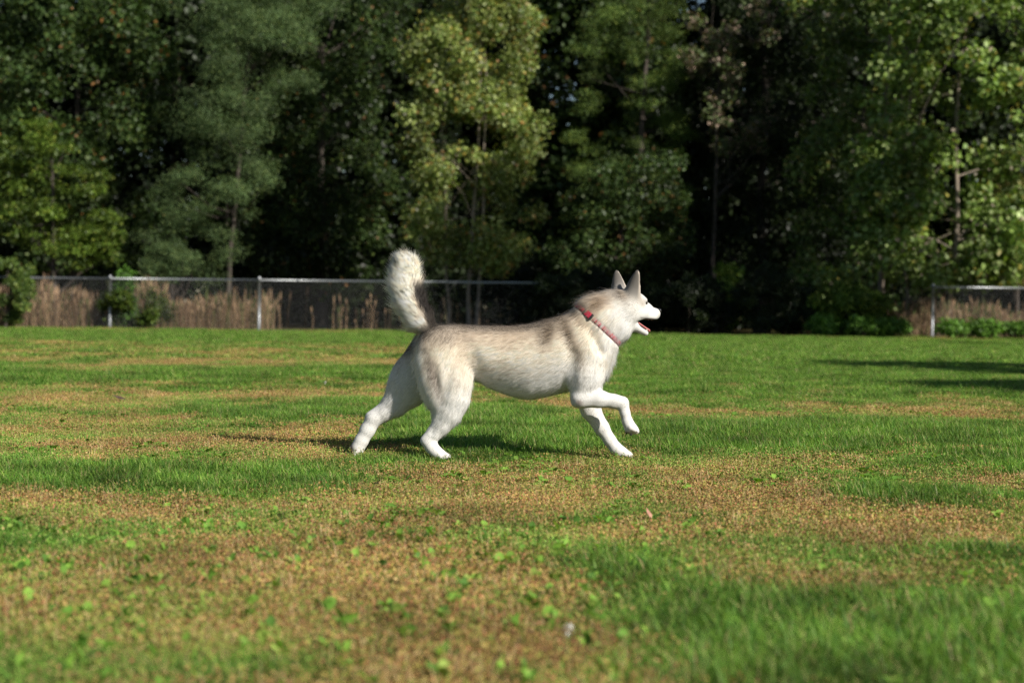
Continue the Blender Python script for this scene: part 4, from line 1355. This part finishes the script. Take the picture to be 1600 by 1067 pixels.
fd = nt.nodes.new('ShaderNodeBsdfPrincipled'); fd.inputs['Roughness'].default_value = .6; fd.inputs['Specular IOR Level'].default_value = .25
ftn = nt.nodes.new('ShaderNodeBsdfTranslucent'); fm = nt.nodes.new('ShaderNodeMixShader'); fm.inputs[0].default_value = .34
nt.links.new(fa.outputs['Color'], fd.inputs['Base Color']); nt.links.new(fa.outputs['Color'], ftn.inputs['Color'])
nt.links.new(fd.outputs[0], fm.inputs[1]); nt.links.new(ftn.outputs[0], fm.inputs[2]); ftr = nt.nodes.new('ShaderNodeBsdfTransparent'); fm2 = nt.nodes.new('ShaderNodeMixShader'); fm2.inputs[0].default_value = .20
nt.links.new(fa.outputs['Alpha'], fm2.inputs[0])
nt.links.new(fm.outputs[0], fm2.inputs[1]); nt.links.new(ftr.outputs[0], fm2.inputs[2]); nt.links.new(fm2.outputs[0], out.inputs['Surface'])
fme = new_mesh('fur', (to_world(FV.reshape(-1, 3)) - DOG_BASE), [FQ, FT], m_fur, np.clip(FC.reshape(-1, 3), .008, .90), True)
fme.normals_split_custom_set_from_vertices(rot_world(Nn.reshape(-1, 3)).astype(np.float32))
ca = np.zeros(NF * 5 * 4, np.float32); fme.attributes['Col'].data.foreach_get('color', ca)
ca = ca.reshape(NF, 5, 4); ca[:, :, 3] = (.48 - .34 * np.clip(ftl * 1.3, 0, 1))[:, None] * np.array((1, 1, 1, 1, 1.35))[None, :]
fme.attributes['Col'].data.foreach_set('color', ca.ravel())
fur = mesh_obj('fur', fme, dog)
tag(fur, 'cream, grey and white fur with a bushy tail', kind='stuff')


# ---------------------------------------------------------------- small parts of the head
def local_blob(name, c, r, axes, mat, seg=14, ring=10, shape=None):
    u = np.linspace(0, 2 * math.pi, seg, endpoint=False); v = np.linspace(-math.pi / 2, math.pi / 2, ring)
    U, Vv = np.meshgrid(u, v)
    S = np.stack([np.cos(U) * np.cos(Vv), np.sin(U) * np.cos(Vv), np.sin(Vv)], -1).reshape(-1, 3)
    if shape is not None: S = shape(S)
    pts = c + (S * np.asarray(r)) @ axes
    i = np.arange(ring - 1)[:, None] * seg; j = np.arange(seg)[None, :]; j2 = (j + 1) % seg
    q = np.stack([i + j, i + j2, i + seg + j2, i + seg + j], -1).reshape(-1, 4)
    return mesh_obj(name, new_mesh(name, to_world(pts) - DOG_BASE, q, mat, None, True), dog)


m_nose = plain_material('dog_nose_black', (.018, .016, .016), .35, noise=.4, scale=300, bump=.2)
m_eye = plain_material('dog_eye_dark', (.03, .02, .015), .08)
m_tongue = plain_material('dog_tongue_pink', (.62, .20, .19), .38, noise=.25, scale=120, bump=.15)
m_tooth = plain_material('dog_tooth', (.75, .70, .58), .3)
m_collar = plain_material('collar_red_webbing', (.52, .025, .06), .6, noise=.35, scale=420, bump=.3)
m_buckle = plain_material('collar_buckle_plastic', (.02, .02, .022), .4)
local_blob('nose', H(.1495, 0, -.0180), (.0105, .0145, .0115), HM, m_nose,
           shape=lambda S: S * np.stack([np.ones(len(S)), 1 + .25 * S[:, 2], np.ones(len(S))], -1))
for s in (-1, 1):
    local_blob('eye', H(.0700, s * .0300, .0090), (.0072, .0072, .0066), HM, m_eye)
# tongue: a shallow trough lolling forward over the lower teeth
tp = np.array([(.028, -.068), (.046, -.076), (.066, -.087), (.088, -.0975), (.103, -.103), (.111, -.108)])
tw = np.array([.014, .017, .0175, .0165, .0135, .006])
TVt, TQt = [], []
for i, ((f, u), w) in enumerate(zip(tp, tw)):
    for j in range(7):
        q = (j - 3) / 3
        TVt.append(H(f, q * w, u + .003 * q * q))
    for j in range(7):
        q = (3 - j) / 3
        TVt.append(H(f - .001, q * w * .96, u + .003 * q * q - .006 * (1 - .5 * q * q)))
nT = len(tp)
for i in range(nT - 1):
    for j in range(14):
        TQt.append((i * 14 + j, i * 14 + (j + 1) % 14, (i + 1) * 14 + (j + 1) % 14, (i + 1) * 14 + j))
mesh_obj('tongue', new_mesh('tongue', to_world(np.array(TVt)) - DOG_BASE, [np.array(TQt), np.array([[(nT - 1) * 14 + j for j in range(14)]])],
                            m_tongue, None, True), dog)
for (f, l, u, hgt, up) in ((.089, -.0135, -.107, .012, 1), (.089, .0135, -.107, .012, 1), (.108, -.016, -.050, .013, -1), (.108, .016, -.050, .013, -1)):
    vt = np.concatenate([[H(f + .003 * math.cos(a), l + .003 * math.sin(a), u) for a in np.arange(6) / 6 * 6.283], [H(f + .002, l, u + up * hgt)]])
    mesh_obj('tooth', new_mesh('tooth', to_world(vt) - DOG_BASE, np.array([(i, (i + 1) % 6, 6) for i in range(6)]), m_tooth), dog)

m_pad = plain_material('paw_pad_dark', (.035, .03, .03), .7, noise=.4, scale=200, bump=.3)
for (px, py, y, r_) in ((547.5, 700, .077, (.007, .016, .011)), (544.5, 709, .064, (.006, .007, .008)), (544.5, 709, .080, (.006, .007, .008)), (546, 711, .093, (.006, .007, .008)),
                        (979.5, 675.5, -.088, (.008, .014, .006)), (986, 678.5, -.096, (.006, .006, .005)), (986, 678.5, -.081, (.006, .006, .005))):
    local_blob('paw_pad', P(px, py, y), r_, np.eye(3), m_pad, 10, 7)
m_claw = plain_material('dog_claw', (.09, .075, .07), .4)
for c_, d_ in CLAWS:
    s_ = unit(np.cross(d_, (0, 1, 0)))
    vt = np.concatenate([[c_ + .0026 * (math.cos(a) * s_ + math.sin(a) * np.array((0, 1.0, 0))) for a in np.arange(5) / 5 * 6.283],
                         [c_ + d_ * .011 + np.array((0, 0, -.004))]])
    mesh_obj('claw', new_mesh('claw', to_world(vt) - DOG_BASE, np.array([(i, (i + 1) % 5, 5) for i in range(5)]), m_claw), dog)

# collar: a band following the neck's own surface
cc = (CA + CB) / 2
b2 = np.array((0.0, 1.0, 0.0))
rings = []
pool = DV[np.abs(coff) < .010]
pool = pool[np.linalg.norm(pool - cc, axis=1) < .2]
pa = np.arctan2((pool - cc) @ b2, (pool - cc) @ cdir)
pr = np.hypot((pool - cc) @ b2, (pool - cc) @ cdir)
nA = 72
AA = np.arange(nA) / nA * 2 * math.pi - math.pi
RR = np.array([np.median(pr[np.abs((pa - a + math.pi) % (2 * math.pi) - math.pi) < .12]) if (np.abs((pa - a + math.pi) % (2 * math.pi) - math.pi) < .12).any() else np.nan for a in AA])
RR = np.where(np.isnan(RR), np.nanmedian(RR), RR)
ker = np.array((1, 2, 3, 2, 1)) / 9
RR = np.array([(RR[np.arange(i - 2, i + 3) % nA] * ker).sum() for i in range(nA)])
def ring_pts(r, w):
    return cc + (np.cos(AA) * r)[:, None] * cdir + (np.sin(AA) * r)[:, None] * b2 + cnor * w
sec = [(.005, -.0092), (.0085, -.0088), (.0085, .0088), (.005, .0092), (.000, .0092), (.000, -.0092)]
CVt = np.concatenate([ring_pts(RR + dr, w) for dr, w in sec])
CQ = []
for k in range(len(sec)):
    for j in range(nA):
        k2 = (k + 1) % len(sec); j2 = (j + 1) % nA
        CQ.append((k * nA + j, k * nA + j2, k2 * nA + j2, k2 * nA + j))
collar = mesh_obj('collar', new_mesh('collar', to_world(CVt) - DOG_BASE, np.array(CQ), m_collar), dog)
tag(collar, 'red webbing collar around the neck')


def box_on(name, c, ax, half, mat, parent):
    s = np.array([(i, j, k) for i in (-1, 1) for j in (-1, 1) for k in (-1, 1)], float)
    v = c + (s * half) @ ax
    f = np.array([(0, 1, 3, 2), (4, 6, 7, 5), (0, 4, 5, 1), (2, 3, 7, 6), (0, 2, 6, 4), (1, 5, 7, 3)])
    o = mesh_obj(name, new_mesh(name, to_world(v) - DOG_BASE, f, mat), parent)
    bv = o.modifiers.new('bevel', 'BEVEL'); bv.width = float(min(half)) * .5; bv.segments = 2
    return o


def collar_frame(a, dr):
    r = np.interp(a, AA, RR) + dr
    out = math.cos(a) * cdir + math.sin(a) * b2
    tan = -math.sin(a) * cdir + math.cos(a) * b2
    return cc + out * r, np.array((tan, cnor, out))


ab = math.radians(-128)
c, ax = collar_frame(ab, .011)
box_on('buckle', c, ax, np.array((.019, .0125, .005)), m_collar, collar)
for o_ in (-.021, .021):
    box_on('buckle_slide', c + ax[0] * o_ , ax, np.array((.004, .0135, .0055)), m_buckle, collar)

# ================================================================== small things on the lawn
def fallen_leaf(px, py, size, color, label, tilt, spin):
    p = gp(px, py, .03)
    me = new_mesh('fallen_leaf', np.array([(-.5, 0, 0), (-.25, .22, .05), (.15, .26, .04), (.5, 0, .12), (.15, -.26, .10), (-.25, -.22, .03), (-.05, 0, .0), (-.8, .02, .05)]) * size,
                  [np.array([(0, 6, 1), (6, 2, 1), (6, 3, 2), (6, 4, 3), (6, 5, 4), (0, 5, 6), (0, 1, 7)])], plain_material('fallen_leaf_' + label.split()[0], color, .7, noise=.4, scale=60))
    o = mesh_obj('fallen_leaf', me, None, p)
    o.rotation_euler = (tilt, .3, spin)
    tag(o, label, 'leaf')


fallen_leaf(188, 622, .07, (.07, .04, .03), 'dark curled leaf lying on the brown turf left of the dog', .5, .4)
fallen_leaf(1013, 802, .055, (.55, .28, .20), 'pinkish dry leaf on the brown turf below the front paws', 1.2, 1.3)
fallen_leaf(588, 756, .04, (.45, .45, .46), 'pale grey leaf at the edge of the green drift under the tail', .3, 2.0)


def clover_head(px, py, label):
    p = gp(px, py, .0)
    e = empty('clover_flower', (p[0], p[1], 0)); tag(e, label, 'flower')
    V, Q = tubes([(np.array([(0, 0, 0), (.003, 0, .03), (.004, .002, .055)]), .0014)], 5)
    mesh_obj('stem', new_mesh('stem', V, Q, plain_material('clover_stem', (.1, .2, .04), .6)), e)
    r = np.random.default_rng(int(px))
    d = unit(r.normal(0, 1, (90, 3)) + np.array((0, 0, .4)))
    c = np.array((.004, .002, .058)) + d * .007
    s = unit(np.cross(d, (0.3, .5, .8))) * .0018
    Vp = np.stack([c - s, c + s, c + d * .007], 1).reshape(-1, 3)
    me = new_mesh('flower_head', Vp, np.arange(270).reshape(-1, 3), plain_material('clover_white', (.75, .72, .66), .7))
    mesh_obj('flower_head', me, e)


clover_head(884, 1034, 'white clover head in the blurred turf at the bottom middle')
clover_head(507, 610, 'tiny white clover head in the turf left of the trailing hind leg')
